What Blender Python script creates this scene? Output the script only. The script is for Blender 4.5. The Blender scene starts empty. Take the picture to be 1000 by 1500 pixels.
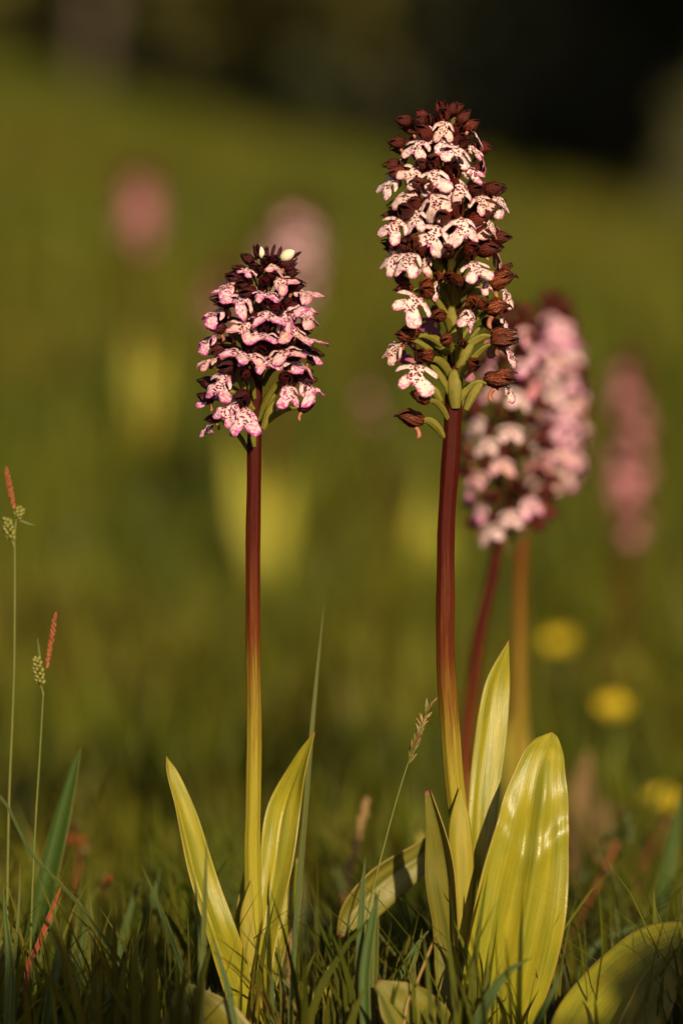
import bpy, math, random
import numpy as np
from mathutils import Vector, Matrix, noise, geometry

R = math.radians
scene = bpy.context.scene
col = scene.collection

# ------------------------------------------------------------------ camera
CAM_H = 0.266
F = 6286.0                       # focal length in photo pixels (1000 x 1500)
cam_data = bpy.data.cameras.new('camera')
cam = bpy.data.objects.new('camera', cam_data)
col.objects.link(cam)
cam.location = (0, 0, CAM_H)
cam.rotation_euler = (R(90), 0, 0)
cam_data.sensor_fit = 'VERTICAL'
cam_data.sensor_height = 36
cam_data.sensor_width = 24
cam_data.lens = F / 1500 * 36
cam_data.clip_start = 0.05
cam_data.clip_end = 400
cam_data.dof.use_dof = True
cam_data.dof.focus_distance = 2.19
cam_data.dof.aperture_fstop = 3.0
cam_data.dof.aperture_blades = 0
scene.camera = cam

# ------------------------------------------------------------------ light
SUN_EL, SUN_AZ = R(20), R(13)    # azimuth to the right of straight behind the camera
world = bpy.data.worlds.new('World')
scene.world = world
world.use_nodes = True
wn = world.node_tree
bg = wn.nodes['Background']
sky = wn.nodes.new('ShaderNodeTexSky')
sky.sky_type = 'NISHITA'
sky.sun_disc = False
sky.sun_elevation = SUN_EL
sky.sun_rotation = math.pi - SUN_AZ
sky.dust_density = 2.5
sky.air_density = 0.7
sky.ozone_density = 0.5
wn.links.new(sky.outputs[0], bg.inputs[0])
bg.inputs[1].default_value = 0.05
sd = bpy.data.lights.new('sun', 'SUN')
sd.energy = 5.0
sd.angle = R(0.5)
sd.color = (1.0, 0.82, 0.50)
sun = bpy.data.objects.new('sun', sd)
col.objects.link(sun)
to_sun = Vector((math.sin(SUN_AZ) * math.cos(SUN_EL), -math.cos(SUN_AZ) * math.cos(SUN_EL), math.sin(SUN_EL)))
sun.rotation_euler = to_sun.to_track_quat('Z', 'Y').to_euler()
sun.location = (3, -3, 4)
scene.view_settings.view_transform = 'Standard'
scene.view_settings.look = 'None'
scene.view_settings.gamma = 1
scene.view_settings.exposure = 0.2
scene.view_settings.use_curve_mapping = False
scene.cycles.use_denoising = True
scene.cycles.max_bounces = 8
scene.cycles.transparent_max_bounces = 4


# ------------------------------------------------------------------ helpers
def at(px, py, Y):
    return Vector(((px - 500) / F * Y, Y, CAM_H + (750 - py) / F * Y))


def tag(o, label=None, cat=None, group=None, kind=None):
    if label: o['label'] = label
    if cat: o['category'] = cat
    if group: o['group'] = group
    if kind: o['kind'] = kind
    return o


def empty(name, loc=(0, 0, 0), parent=None):
    o = bpy.data.objects.new(name, None)
    o.empty_display_size = 0.01
    col.objects.link(o)
    o.location = loc
    if parent: o.parent = parent
    return o


def link(name, me, mat=None, parent=None, loc=None, smooth=True):
    if mat is not None and not me.materials:
        me.materials.append(mat)
    if smooth and len(me.polygons):
        me.polygons.foreach_set('use_smooth', [True] * len(me.polygons))
    o = bpy.data.objects.new(name, me)
    col.objects.link(o)
    if parent: o.parent = parent
    if loc is not None: o.location = loc
    return o


def copy_tree(o, parent=None):
    c = o.copy()
    col.objects.link(c)
    c.parent = parent
    for ch in list(kids.get(o.name, [])):
        copy_tree(ch, c)
    return c


kids = {}


def index_children(root):
    for ch in [x for x in root.children]:
        kids.setdefault(root.name, []).append(ch)
        index_children(ch)


class MB:
    """collects vertices, faces and per-corner uv"""
    def __init__(self):
        self.v, self.f, self.uv, self.at = [], [], [], []

    def grid(self, rows, uvrows=None, closed=False, flip=False):
        n0 = len(self.v)
        nr, nc = len(rows), len(rows[0])
        for i, r in enumerate(rows):
            for j, p in enumerate(r):
                self.v.append(tuple(p))
                self.uv.append(uvrows[i][j] if uvrows else (j / max(1, nc - 1), i / max(1, nr - 1)))
        cc = nc if closed else nc - 1
        for i in range(nr - 1):
            for j in range(cc):
                k = (j + 1) % nc
                q = (n0 + i * nc + j, n0 + i * nc + k, n0 + (i + 1) * nc + k, n0 + (i + 1) * nc + j)
                self.f.append(q[::-1] if flip else q)
        return n0

    def tube(self, pts, radii, seg=8, ribs=0, ribamp=0.0, cap=True, v0=0.0, v1=1.0, twist=0.0):
        rows, uvr = [], []
        n = len(pts)
        prev = None
        for i, p in enumerate(pts):
            t = (pts[min(i + 1, n - 1)] - pts[max(i - 1, 0)]).normalized()
            if prev is None:
                a = Vector((0, 1, 0)) if abs(t.y) < .9 else Vector((1, 0, 0))
            else:
                a = prev
            s = t.cross(a).normalized()
            a = s.cross(t).normalized()
            prev = a
            row, ur = [], []
            for j in range(seg):
                th = 2 * math.pi * j / seg
                rr = radii[i] * (1 + ribamp * math.cos(ribs * th + twist * i))
                row.append(p + (s * math.cos(th) + a * math.sin(th)) * rr)
                ur.append((j / seg, v0 + (v1 - v0) * i / (n - 1)))
            rows.append(row)
            uvr.append(ur)
        n0 = self.grid(rows, uvr, closed=True)
        if cap:
            self.v.append(tuple(pts[-1] + (pts[-1] - pts[-2]).normalized() * radii[-1] * .6))
            self.uv.append((.5, v1))
            k = len(self.v) - 1
            b = n0 + (n - 1) * seg
            for j in range(seg):
                self.f.append((b + j, b + (j + 1) % seg, k))

    def blob(self, c, d, L, r, seg=6, rings=5, k=.5):
        """pointed spindle along d"""
        d = d.normalized()
        a = Vector((0, 0, 1)) if abs(d.z) < .9 else Vector((1, 0, 0))
        s = d.cross(a).normalized()
        a = s.cross(d)
        rows = []
        for i in range(rings + 1):
            u = i / rings
            rr = r * max(.03, math.sin(math.pi * u) ** k)
            rows.append([c + d * (L * u) + (s * math.cos(2 * math.pi * j / seg) + a * math.sin(2 * math.pi * j / seg)) * rr for j in range(seg)])
        self.grid(rows, closed=True)

    def mesh(self, name, origin=None):
        me = bpy.data.meshes.new(name)
        vs = self.v
        if origin is not None:
            vs = [(a - origin[0], b - origin[1], c - origin[2]) for a, b, c in vs]
        me.from_pydata(vs, [], self.f)
        uvl = me.uv_layers.new(name='UVMap')
        idx = np.empty(len(me.loops), dtype=np.int32)
        me.loops.foreach_get('vertex_index', idx)
        uv = np.array(self.uv, dtype=np.float32)[idx]
        uvl.data.foreach_set('uv', uv.ravel())
        return me


def catmull(P, n):
    """n+1 samples through the control points (any tuple length)"""
    P = [np.array(p, dtype=float) for p in P]
    P = [2 * P[0] - P[1]] + P + [2 * P[-1] - P[-2]]
    m = len(P) - 3
    out = []
    for i in range(n + 1):
        t = i / n * m
        k = min(int(t), m - 1)
        u = t - k
        a, b, c, d = P[k:k + 4]
        out.append(.5 * ((2 * b) + (c - a) * u + (2 * a - 5 * b + 4 * c - d) * u * u + (3 * b - a - 3 * c + d) * u ** 3))
    return out


def world_path(P, n):
    """photo-measured points (px, py, distance) to a smooth world path"""
    return [at(*q) for q in catmull(P, n)]


# ------------------------------------------------------------------ materials
def new_mat(name):
    m = bpy.data.materials.new(name)
    m.use_nodes = True
    nt = m.node_tree
    return m, nt, nt.nodes['Principled BSDF'], nt.nodes['Material Output']


def N(nt, kind, **kw):
    n = nt.nodes.new(kind)
    for k, v in kw.items():
        if k.startswith('i_'):
            n.inputs[k[2:].replace('_', ' ')].default_value = v
        else:
            setattr(n, k, v)
    return n


def ramp(nt, src, stops, interp='LINEAR'):
    r = nt.nodes.new('ShaderNodeValToRGB')
    e = r.color_ramp.elements
    while len(e) > 1: e.remove(e[-1])
    e[0].position, e[0].color = stops[0][0], tuple(stops[0][1]) + (1,)
    for p, c in stops[1:]:
        x = e.new(p)
        x.color = tuple(c) + (1,)
    r.color_ramp.interpolation = interp
    nt.links.new(src, r.inputs[0])
    return r.outputs[0]


def g3(v): return (v, v, v)


def mix(nt, fac, a, b, mode='MIX'):
    m = nt.nodes.new('ShaderNodeMix')
    m.data_type = 'RGBA'
    m.blend_type = mode
    for sock, val in ((m.inputs[0], fac), (m.inputs[6], a), (m.inputs[7], b)):
        if hasattr(val, 'is_output'):
            nt.links.new(val, sock)
        elif isinstance(val, (int, float)):
            sock.default_value = val
        else:
            sock.default_value = tuple(val) + (1,)
    return m.outputs[2]


def math_n(nt, op, a, b=None, clamp=False):
    m = nt.nodes.new('ShaderNodeMath')
    m.operation = op
    m.use_clamp = clamp
    for s, v in ((m.inputs[0], a), (m.inputs[1], b)):
        if v is None: continue
        if hasattr(v, 'is_output'): nt.links.new(v, s)
        else: s.default_value = v
    return m.outputs[0]


def mapping(nt, src, scale):
    m = nt.nodes.new('ShaderNodeMapping')
    nt.links.new(src, m.inputs[0])
    m.inputs['Scale'].default_value = scale
    return m.outputs[0]


def noise_n(nt, vec, scale, detail=3, rough=.5):
    n = N(nt, 'ShaderNodeTexNoise')
    n.inputs['Scale'].default_value = scale
    n.inputs['Detail'].default_value = detail
    n.inputs['Roughness'].default_value = rough
    if vec is not None: nt.links.new(vec, n.inputs['Vector'])
    return n.outputs['Fac']


def bump(nt, h, strength, dist, bsdf):
    b = nt.nodes.new('ShaderNodeBump')
    b.inputs['Strength'].default_value = strength
    b.inputs['Distance'].default_value = dist
    nt.links.new(h, b.inputs['Height'])
    nt.links.new(b.outputs[0], bsdf.inputs['Normal'])
    return b.outputs[0]


def translucent(nt, bsdf, out, colour, fac):
    t = nt.nodes.new('ShaderNodeBsdfTranslucent')
    nt.links.new(colour, t.inputs[0])
    ms = nt.nodes.new('ShaderNodeMixShader')
    ms.inputs[0].default_value = fac
    nt.links.new(bsdf.outputs[0], ms.inputs[1])
    nt.links.new(t.outputs[0], ms.inputs[2])
    nt.links.new(ms.outputs[0], out.inputs[0])


def leaf_material(name, c_lo, c_hi, rough=.38, veins=16, tipcol=None, trans=.22, spec=.5, veinbump=.00035):
    m, nt, b, out = new_mat(name)
    uv = N(nt, 'ShaderNodeTexCoord').outputs['UV']
    sep = N(nt, 'ShaderNodeSeparateXYZ')
    nt.links.new(uv, sep.inputs[0])
    long_n = noise_n(nt, mapping(nt, uv, (22, 1.3, 1)), 1.6, 4, .6)
    blot = noise_n(nt, mapping(nt, uv, (2, 3, 1)), 2.2, 3)
    c = mix(nt, ramp(nt, long_n, [(.3, g3(0)), (.7, g3(1))]), c_lo, c_hi)
    c = mix(nt, ramp(nt, blot, [(.38, g3(0)), (.68, g3(.7))]), c, (c_hi[0] * 1.25, c_hi[1] * 1.05, c_hi[2] * .7))
    vw = noise_n(nt, mapping(nt, uv, (3, 2, 1)), 1.5, 2)
    vein = math_n(nt, 'SINE', math_n(nt, 'MULTIPLY', math_n(nt, 'ADD', sep.outputs[0], math_n(nt, 'MULTIPLY', vw, .12)), veins * 2 * math.pi))
    vfine = noise_n(nt, mapping(nt, uv, (veins * 3, .7, 1)), 1.5, 3, .6)
    vn = math_n(nt, 'ADD', math_n(nt, 'MULTIPLY', math_n(nt, 'ADD', vein, 1), .14), math_n(nt, 'MULTIPLY', vfine, .8))
    c = mix(nt, math_n(nt, 'MULTIPLY', vn, .30), c, (c_lo[0] * .6, c_lo[1] * .62, c_lo[2] * .6))
    spk = noise_n(nt, mapping(nt, uv, (60, 160, 1)), 1, 2)
    c = mix(nt, ramp(nt, spk, [(.66, g3(0)), (.74, g3(.45))]), c, (.16, .09, .02))
    edge = math_n(nt, 'ABSOLUTE', math_n(nt, 'SUBTRACT', sep.outputs[0], .5))
    c = mix(nt, ramp(nt, edge, [(.475, g3(0)), (.5, g3(.6))]), c, (.36, .22, .05))
    if tipcol:
        c = mix(nt, ramp(nt, sep.outputs[1], [(.965, g3(0)), (1.0, g3(1))]), c, tipcol)
    nt.links.new(c, b.inputs['Base Color'])
    rn = noise_n(nt, mapping(nt, uv, (8, 8, 1)), 2, 2)
    mr = N(nt, 'ShaderNodeMapRange')
    mr.inputs[3].default_value, mr.inputs[4].default_value = rough - .08, rough + .14
    nt.links.new(rn, mr.inputs[0])
    nt.links.new(mr.outputs[0], b.inputs['Roughness'])
    b.inputs['Specular IOR Level'].default_value = spec
    fine = noise_n(nt, mapping(nt, uv, (90, 260, 1)), 1, 2)
    h = math_n(nt, 'ADD', math_n(nt, 'MULTIPLY', vn, .6), math_n(nt, 'MULTIPLY', fine, .5))
    bump(nt, h, .7, veinbump, b)
    translucent(nt, b, out, c, trans)
    return m


MAT = {}
MAT['leaf'] = leaf_material('orchid_leaf', (.170, .180, .014), (.36, .330, .030), rough=.27, tipcol=(.40, .15, .04), trans=.18)
MAT['leaf_bg'] = leaf_material('orchid_leaf_far', (.26, .28, .012), (.38, .37, .018), rough=.5, trans=.3)
MAT['leaf_dark'] = leaf_material('orchid_leaf_old', (.125, .125, .018), (.18, .165, .022), rough=.42, tipcol=(.16, .03, .02), trans=.12)  # darker leaf colour carrying the shade of shadow-side and low leaves
MAT['leaf_yellow'] = leaf_material('orchid_leaf_young', (.30, .265, .020), (.38, .325, .028), rough=.45, tipcol=(.35, .2, .05), trans=.3)
MAT['blade'] = leaf_material('grass_blade', (.032, .070, .006), (.052, .098, .009), rough=.45, veins=5, trans=.25, veinbump=.0001)
MAT['blade_olive'] = leaf_material('grass_blade_olive', (.066, .092, .009), (.095, .118, .012), rough=.45, veins=5, trans=.25, veinbump=.0001)
MAT['blade_red'] = leaf_material('grass_blade_red', (.20, .030, .008), (.30, .06, .012), rough=.5, veins=4, trans=.2, veinbump=.0001)
MAT['blade_straw'] = leaf_material('grass_blade_straw', (.30, .19, .07), (.40, .26, .10), rough=.6, veins=4, trans=.2, veinbump=.0001)


def stem_material(name, lo, mid, hi):
    """anthocyanin from the top of the stem fading into yellow green; uv.y runs base to top"""
    m, nt, b, out = new_mat(name)
    uv = N(nt, 'ShaderNodeTexCoord').outputs['UV']
    sep = N(nt, 'ShaderNodeSeparateXYZ')
    nt.links.new(uv, sep.inputs[0])
    st = noise_n(nt, mapping(nt, uv, (26, 9, 1)), 1.6, 4, .65)
    st2 = noise_n(nt, mapping(nt, uv, (60, 60, 1)), 2.0, 3, .6)
    y = math_n(nt, 'ADD', sep.outputs[1], math_n(nt, 'MULTIPLY', math_n(nt, 'SUBTRACT', st, .5), .42))
    c = ramp(nt, y, [(lo - .12, (.29, .235, .018)), (lo, (.26, .20, .022)), (mid, (.120, .027, .004)), (hi, (.058, .0045, .002)), (1, (.030, .002, .0022))])
    c = mix(nt, ramp(nt, st2, [(.60, g3(0)), (.80, g3(.4))]), c, (.17, .045, .010))
    c2 = ramp(nt, y, [(lo - .15, (.29, .235, .018)), (lo - .02, g3(0))])
    low = ramp(nt, sep.outputs[1], [(lo - .12, g3(0)), (lo + .14, g3(1))])
    c = mix(nt, low, mix(nt, .12, ramp(nt, y, [(0, (.28, .235, .018)), (1, (.31, .255, .02))]), (.2, .21, .03)), c)
    nt.links.new(c, b.inputs['Base Color'])
    b.inputs['Roughness'].default_value = .5
    b.inputs['Specular IOR Level'].default_value = .12
    bump(nt, math_n(nt, 'ADD', st, st2), .6, .0005, b)
    return m


MAT['stem_a'] = stem_material('orchid_stem_left', .35, .47, .60)
MAT['stem_b'] = stem_material('orchid_stem_main', .24, .35, .48)
MAT['stem_c'] = stem_material('orchid_stem_dark', .12, .2, .4)
MAT['stem_d'] = stem_material('orchid_stem_yellow', .16, .5, .85)


def lip_material(name, pink, base, rimcol, spots=1.0):
    m, nt, b, out = new_mat(name)
    tc = N(nt, 'ShaderNodeTexCoord')
    uv = tc.outputs['UV']
    sep = N(nt, 'ShaderNodeSeparateXYZ')
    nt.links.new(uv, sep.inputs[0])
    oi = N(nt, 'ShaderNodeObjectInfo')
    add = N(nt, 'ShaderNodeVectorMath')
    nt.links.new(uv, add.inputs[0])
    cmb = N(nt, 'ShaderNodeCombineXYZ')
    rnd = math_n(nt, 'MULTIPLY', oi.outputs['Random'], 37.0)
    nt.links.new(rnd, cmb.inputs[0])
    nt.links.new(rnd, cmb.inputs[2])
    nt.links.new(cmb.outputs[0], add.inputs[1])
    off = add.outputs[0]
    rim = N(nt, 'ShaderNodeAttribute', attribute_name='rim').outputs['Fac']
    blot = noise_n(nt, mapping(nt, off, (7, 7, 1)), 1.5, 4, .65)
    e = math_n(nt, 'SUBTRACT', 1.0, rim)
    vv = ramp(nt, sep.outputs[1], [(.35, g3(0)), (.85, g3(.26 + .12 * (pink >= 1)))])
    pk = math_n(nt, 'ADD', math_n(nt, 'ADD', math_n(nt, 'MULTIPLY', e, .34), vv), math_n(nt, 'MULTIPLY', math_n(nt, 'SUBTRACT', blot, .5), 2.6))
    pk = math_n(nt, 'MULTIPLY', ramp(nt, pk, [(.25, g3(0)), (.62, g3(1))]), pink)
    c = mix(nt, pk, base, rimcol)
    net = N(nt, 'ShaderNodeTexVoronoi', feature='DISTANCE_TO_EDGE')
    net.inputs['Scale'].default_value = 15
    nt.links.new(off, net.inputs['Vector'])
    netm = math_n(nt, 'MULTIPLY', ramp(nt, net.outputs['Distance'], [(0, g3(1)), (.10, g3(0))]), math_n(nt, 'MULTIPLY', pk, .7))
    c = mix(nt, netm, c, (.46, .02, .20))
    old = math_n(nt, 'MULTIPLY', math_n(nt, 'GREATER_THAN', oi.outputs['Random'], .72), .30)
    c = mix(nt, old, c, (.66, .40, .26))
    # warm faded patch in some lips
    fade = noise_n(nt, mapping(nt, off, (2.2, 2.2, 1)), 1.0, 2)
    c = mix(nt, ramp(nt, fade, [(.60, g3(0)), (.72, g3(.5))]), c, (.62, .36, .12))
    # tufts of dark hairs down the middle of the lip
    vo = N(nt, 'ShaderNodeTexVoronoi', feature='F1')
    vo.inputs['Scale'].default_value = 15
    vo.inputs['Randomness'].default_value = 1
    nt.links.new(off, vo.inputs['Vector'])
    ax = math_n(nt, 'ABSOLUTE', math_n(nt, 'SUBTRACT', sep.outputs[0], .5))
    wid = ramp(nt, sep.outputs[1], [(0, g3(.22)), (.3, g3(.24)), (.5, g3(.27)), (.62, g3(.2)), (.78, g3(.0))])
    inside = math_n(nt, 'SUBTRACT', wid, ax)
    thr = math_n(nt, 'MULTIPLY', ramp(nt, inside, [(0, g3(.0)), (.10, g3(.46 * spots))]), 1.0)
    sparse = N(nt, 'ShaderNodeMath', operation='LESS_THAN')
    sp = N(nt, 'ShaderNodeSeparateXYZ')
    nt.links.new(vo.outputs['Color'], sp.inputs[0])
    thr2 = math_n(nt, 'MAXIMUM', thr, math_n(nt, 'MULTIPLY', math_n(nt, 'GREATER_THAN', sp.outputs[0], .90), .26))
    spot = math_n(nt, 'LESS_THAN', vo.outputs['Distance'], thr2)
    c = mix(nt, spot, c, (.16, .008, .028))
    thr_base = ramp(nt, sep.outputs[1], [(.0, g3(.55)), (.2, g3(.0))])
    c = mix(nt, thr_base, c, (.22, .03, .04))
    nt.links.new(c, b.inputs['Base Color'])
    b.inputs['Roughness'].default_value = .5
    b.inputs['Specular IOR Level'].default_value = .35
    fine = noise_n(nt, mapping(nt, off, (30, 30, 1)), 1.5, 2)
    bump(nt, math_n(nt, 'ADD', math_n(nt, 'MULTIPLY', spot, .8), fine), .6, .0003, b)
    translucent(nt, b, out, c, .2)
    return m


MAT['lip'] = lip_material('orchid_lip_pale', .95, (.84, .66, .67), (.70, .20, .40))
MAT['lip_pink'] = lip_material('orchid_lip_magenta', 1.0, (.82, .54, .62), (.58, .09, .40))
MAT['lip_deep'] = lip_material('orchid_lip_rose', 1.0, (.70, .32, .36), (.52, .10, .20))
MAT['lip_back'] = lip_material('orchid_lip_purple', 1.0, (.45, .16, .28), (.36, .06, .18), .4)


def hood_material(name, dark, light, amt=1.0, rough=.42):
    m, nt, b, out = new_mat(name)
    tc = N(nt, 'ShaderNodeTexCoord')
    uv = tc.outputs['UV']
    sep = N(nt, 'ShaderNodeSeparateXYZ')
    nt.links.new(uv, sep.inputs[0])
    oi = N(nt, 'ShaderNodeObjectInfo')
    wob = noise_n(nt, mapping(nt, uv, (3, 5, 1)), 2, 4, .6)
    x = math_n(nt, 'ADD', math_n(nt, 'MULTIPLY', sep.outputs[0], 46), math_n(nt, 'MULTIPLY', wob, 16))
    s = math_n(nt, 'MULTIPLY', math_n(nt, 'ADD', math_n(nt, 'SINE', x), 1), .5)
    br = noise_n(nt, mapping(nt, uv, (14, 10, 1)), 1.4, 3)
    f = math_n(nt, 'MULTIPLY', math_n(nt, 'POWER', s, 2.2), ramp(nt, br, [(.35, g3(.1)), (.65, g3(1))]))
    f = math_n(nt, 'MULTIPLY', f, math_n(nt, 'ADD', .45 * amt, math_n(nt, 'MULTIPLY', oi.outputs['Random'], .75 * amt)), True)
    c = mix(nt, f, dark, light)
    tip = ramp(nt, sep.outputs[1], [(.72, g3(0)), (1, g3(.8))])
    c = mix(nt, tip, c, (dark[0] * .5, dark[1] * .5, dark[2] * .5))
    nt.links.new(c, b.inputs['Base Color'])
    b.inputs['Roughness'].default_value = rough
    b.inputs['Specular IOR Level'].default_value = .30
    bump(nt, math_n(nt, 'ADD', s, br), .6, .0004, b)
    return m


MAT['hood'] = hood_material('orchid_hood_maroon', (.026, .0016, .0026), (.35, .044, .015))
MAT['hood_dark'] = hood_material('orchid_hood_fresh', (.020, .0012, .0032), (.17, .010, .012), .9, .34)
MAT['hood_dry'] = hood_material('orchid_hood_withered', (.045, .005, .003), (.44, .105, .030), 1.2, .45)


def simple(name, c1, c2, scale=60, rough=.5, trans=0.0, bmp=0.0, coords='Object'):
    m, nt, b, out = new_mat(name)
    tc = N(nt, 'ShaderNodeTexCoord').outputs[coords]
    n = noise_n(nt, tc, scale, 4, .6)
    c = mix(nt, ramp(nt, n, [(.35, g3(0)), (.65, g3(1))]), c1, c2)
    nt.links.new(c, b.inputs['Base Color'])
    b.inputs['Roughness'].default_value = rough
    if bmp: bump(nt, n, .7, bmp, b)
    if trans: translucent(nt, b, out, c, trans)
    return m


MAT['ovary'] = leaf_material('orchid_ovary', (.13, .125, .016), (.26, .23, .030), rough=.45, veins=6, trans=.1, veinbump=.0005)
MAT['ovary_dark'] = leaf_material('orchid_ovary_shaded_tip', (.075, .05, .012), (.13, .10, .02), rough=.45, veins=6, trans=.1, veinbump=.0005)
MAT['bud'] = simple('orchid_bud', (.80, .70, .52), (.86, .80, .66), 300, .5, .2, .0002)
MAT['spur'] = simple('orchid_spur', (.40, .12, .09), (.48, .22, .09), 300, .5, .2)
MAT['yellow_petal'] = simple('yellow_petal', (.60, .42, .010), (.66, .50, .015), 200, .35, .2)
MAT['sedge_orange'] = simple('sedge_orange', (.34, .100, .022), (.16, .035, .012), 900, .6)
MAT['sedge_green'] = simple('sedge_green', (.22, .20, .035), (.15, .16, .03), 900, .55)
MAT['sedge_brown'] = simple('sedge_brown', (.22, .06, .02), (.10, .03, .012), 900, .6)
MAT['sedge_stem'] = simple('sedge_stem', (.10, .12, .018), (.13, .13, .02), 100, .5)
MAT['seed_mix'] = simple('spikelet_green_purple', (.11, .15, .015), (.13, .04, .02), 500, .5)
MAT['seed_straw'] = simple('spikelet_straw', (.34, .20, .08), (.20, .11, .04), 500, .6)
MAT['red_stem'] = simple('red_herb_stem', (.17, .020, .007), (.22, .06, .012), 60, .5)
MAT['herb_leaf'] = simple('herb_leaf', (.045, .065, .012), (.08, .09, .018), 120, .5, .2)
MAT['tan'] = simple('dead_leaf', (.20, .115, .04), (.14, .08, .03), 60, .7, .25)
MAT['bark'] = simple('bark', (.06, .045, .03), (.12, .09, .06), 14, .9, 0, .01)
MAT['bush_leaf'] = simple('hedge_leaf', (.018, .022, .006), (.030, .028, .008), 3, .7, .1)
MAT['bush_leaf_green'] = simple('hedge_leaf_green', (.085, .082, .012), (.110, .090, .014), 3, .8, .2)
MAT['tree_leaf'] = simple('tree_leaf', (.035, .055, .012), (.055, .07, .015), 3, .6, .2)


def grass_material():
    m, nt, b, out = new_mat('meadow_grass')
    a = N(nt, 'ShaderNodeAttribute', attribute_name='tint').outputs['Fac']
    v = N(nt, 'ShaderNodeAttribute', attribute_name='along').outputs['Fac']
    geo = N(nt, 'ShaderNodeNewGeometry').outputs['Position']
    big = noise_n(nt, geo, 1.7, 3, .55)
    c = ramp(nt, a, [(0, (.022, .040, .004)), (.35, (.046, .068, .005)), (.62, (.100, .110, .008)), (.84, (.19, .17, .016)), (.93, (.30, .18, .05)), (1, (.26, .07, .02))])
    c = mix(nt, ramp(nt, big, [(.42, g3(.0)), (.58, g3(.75))]), c, (.120, .082, .009))
    dk = noise_n(nt, geo, 5.5, 2, .5)
    c = mix(nt, ramp(nt, dk, [(.50, g3(.0)), (.62, g3(.75))]), c, (.016, .030, .003))
    br = noise_n(nt, geo, 8.5, 2, .5)
    c = mix(nt, ramp(nt, br, [(.53, g3(.0)), (.61, g3(.65))]), c, (.145, .165, .010))
    c = mix(nt, math_n(nt, 'MULTIPLY', v, .22), c, (.19, .20, .02))
    nt.links.new(c, b.inputs['Base Color'])
    b.inputs['Roughness'].default_value = .5
    b.inputs['Specular IOR Level'].default_value = .15
    translucent(nt, b, out, c, .28)
    return m


MAT['grass'] = grass_material()


def ground_material():
    m, nt, b, out = new_mat('meadow_ground')
    geo = N(nt, 'ShaderNodeNewGeometry').outputs['Position']
    n1 = noise_n(nt, geo, 1.3, 4, .6)
    n2 = noise_n(nt, geo, 35, 5, .65)
    c = mix(nt, ramp(nt, n1, [(.35, g3(0)), (.65, g3(1))]), (.040, .055, .005), (.070, .062, .008))
    c = mix(nt, ramp(nt, n2, [(.35, g3(0)), (.7, g3(.8))]), c, (.018, .012, .006))
    nt.links.new(c, b.inputs['Base Color'])
    b.inputs['Roughness'].default_value = .95
    bump(nt, n2, .8, .01, b)
    return m


MAT['ground'] = ground_material()

# ------------------------------------------------------------------ terrain
_KY = [-40, 0, 2.2, 2.8, 3.4, 4.5, 5.4, 7, 10, 14, 20, 40, 90, 200]
_KZ = [-.3, -.02, -.004, .022, .075, .185,   .33, .59, .97, 1.36, 1.70, 10, 26, 60]


def gz_np(x, y):
    z = np.interp(y, _KY, _KZ)
    far = np.clip((y - 5) / 9, 0, 1)
    z = z - far * np.clip(x, -6, 6) * .26
    z = z + np.clip((y - 1) / 6, 0.12, 1) * .05 * np.sin(x * 1.9 + 1.2) * np.sin(y * 1.3 + .5)
    return z


def gz(x, y):
    return float(gz_np(np.array([x]), np.array([y]))[0])


def build_terrain():
    xs = np.concatenate([np.linspace(-150, -8, 24), np.linspace(-7.5, -1.2, 22), np.linspace(-1.1, 1.1, 56), np.linspace(1.2, 7.5, 22), np.linspace(8, 150, 24)])
    ys = np.concatenate([np.linspace(-40, .5, 18), np.linspace(.6, 6, 110), np.linspace(6.2, 22, 70), np.linspace(23, 200, 40)])
    X, Y = np.meshgrid(xs, ys)
    rg = np.random.RandomState(3)
    Z = gz_np(X, Y) + rg.uniform(-1, 1, X.shape) * .004
    nr, nc = X.shape
    v = np.stack([X.ravel(), Y.ravel(), Z.ravel()], 1)
    i = np.arange(nr * nc).reshape(nr, nc)
    f = np.stack([i[:-1, :-1], i[:-1, 1:], i[1:, 1:], i[1:, :-1]], -1).reshape(-1, 4)
    me = bpy.data.meshes.new('meadow_ground')
    me.from_pydata(v.tolist(), [], f.tolist())
    o = link('ground', me, MAT['ground'])
    tag(o, kind='structure')


build_terrain()


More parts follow.
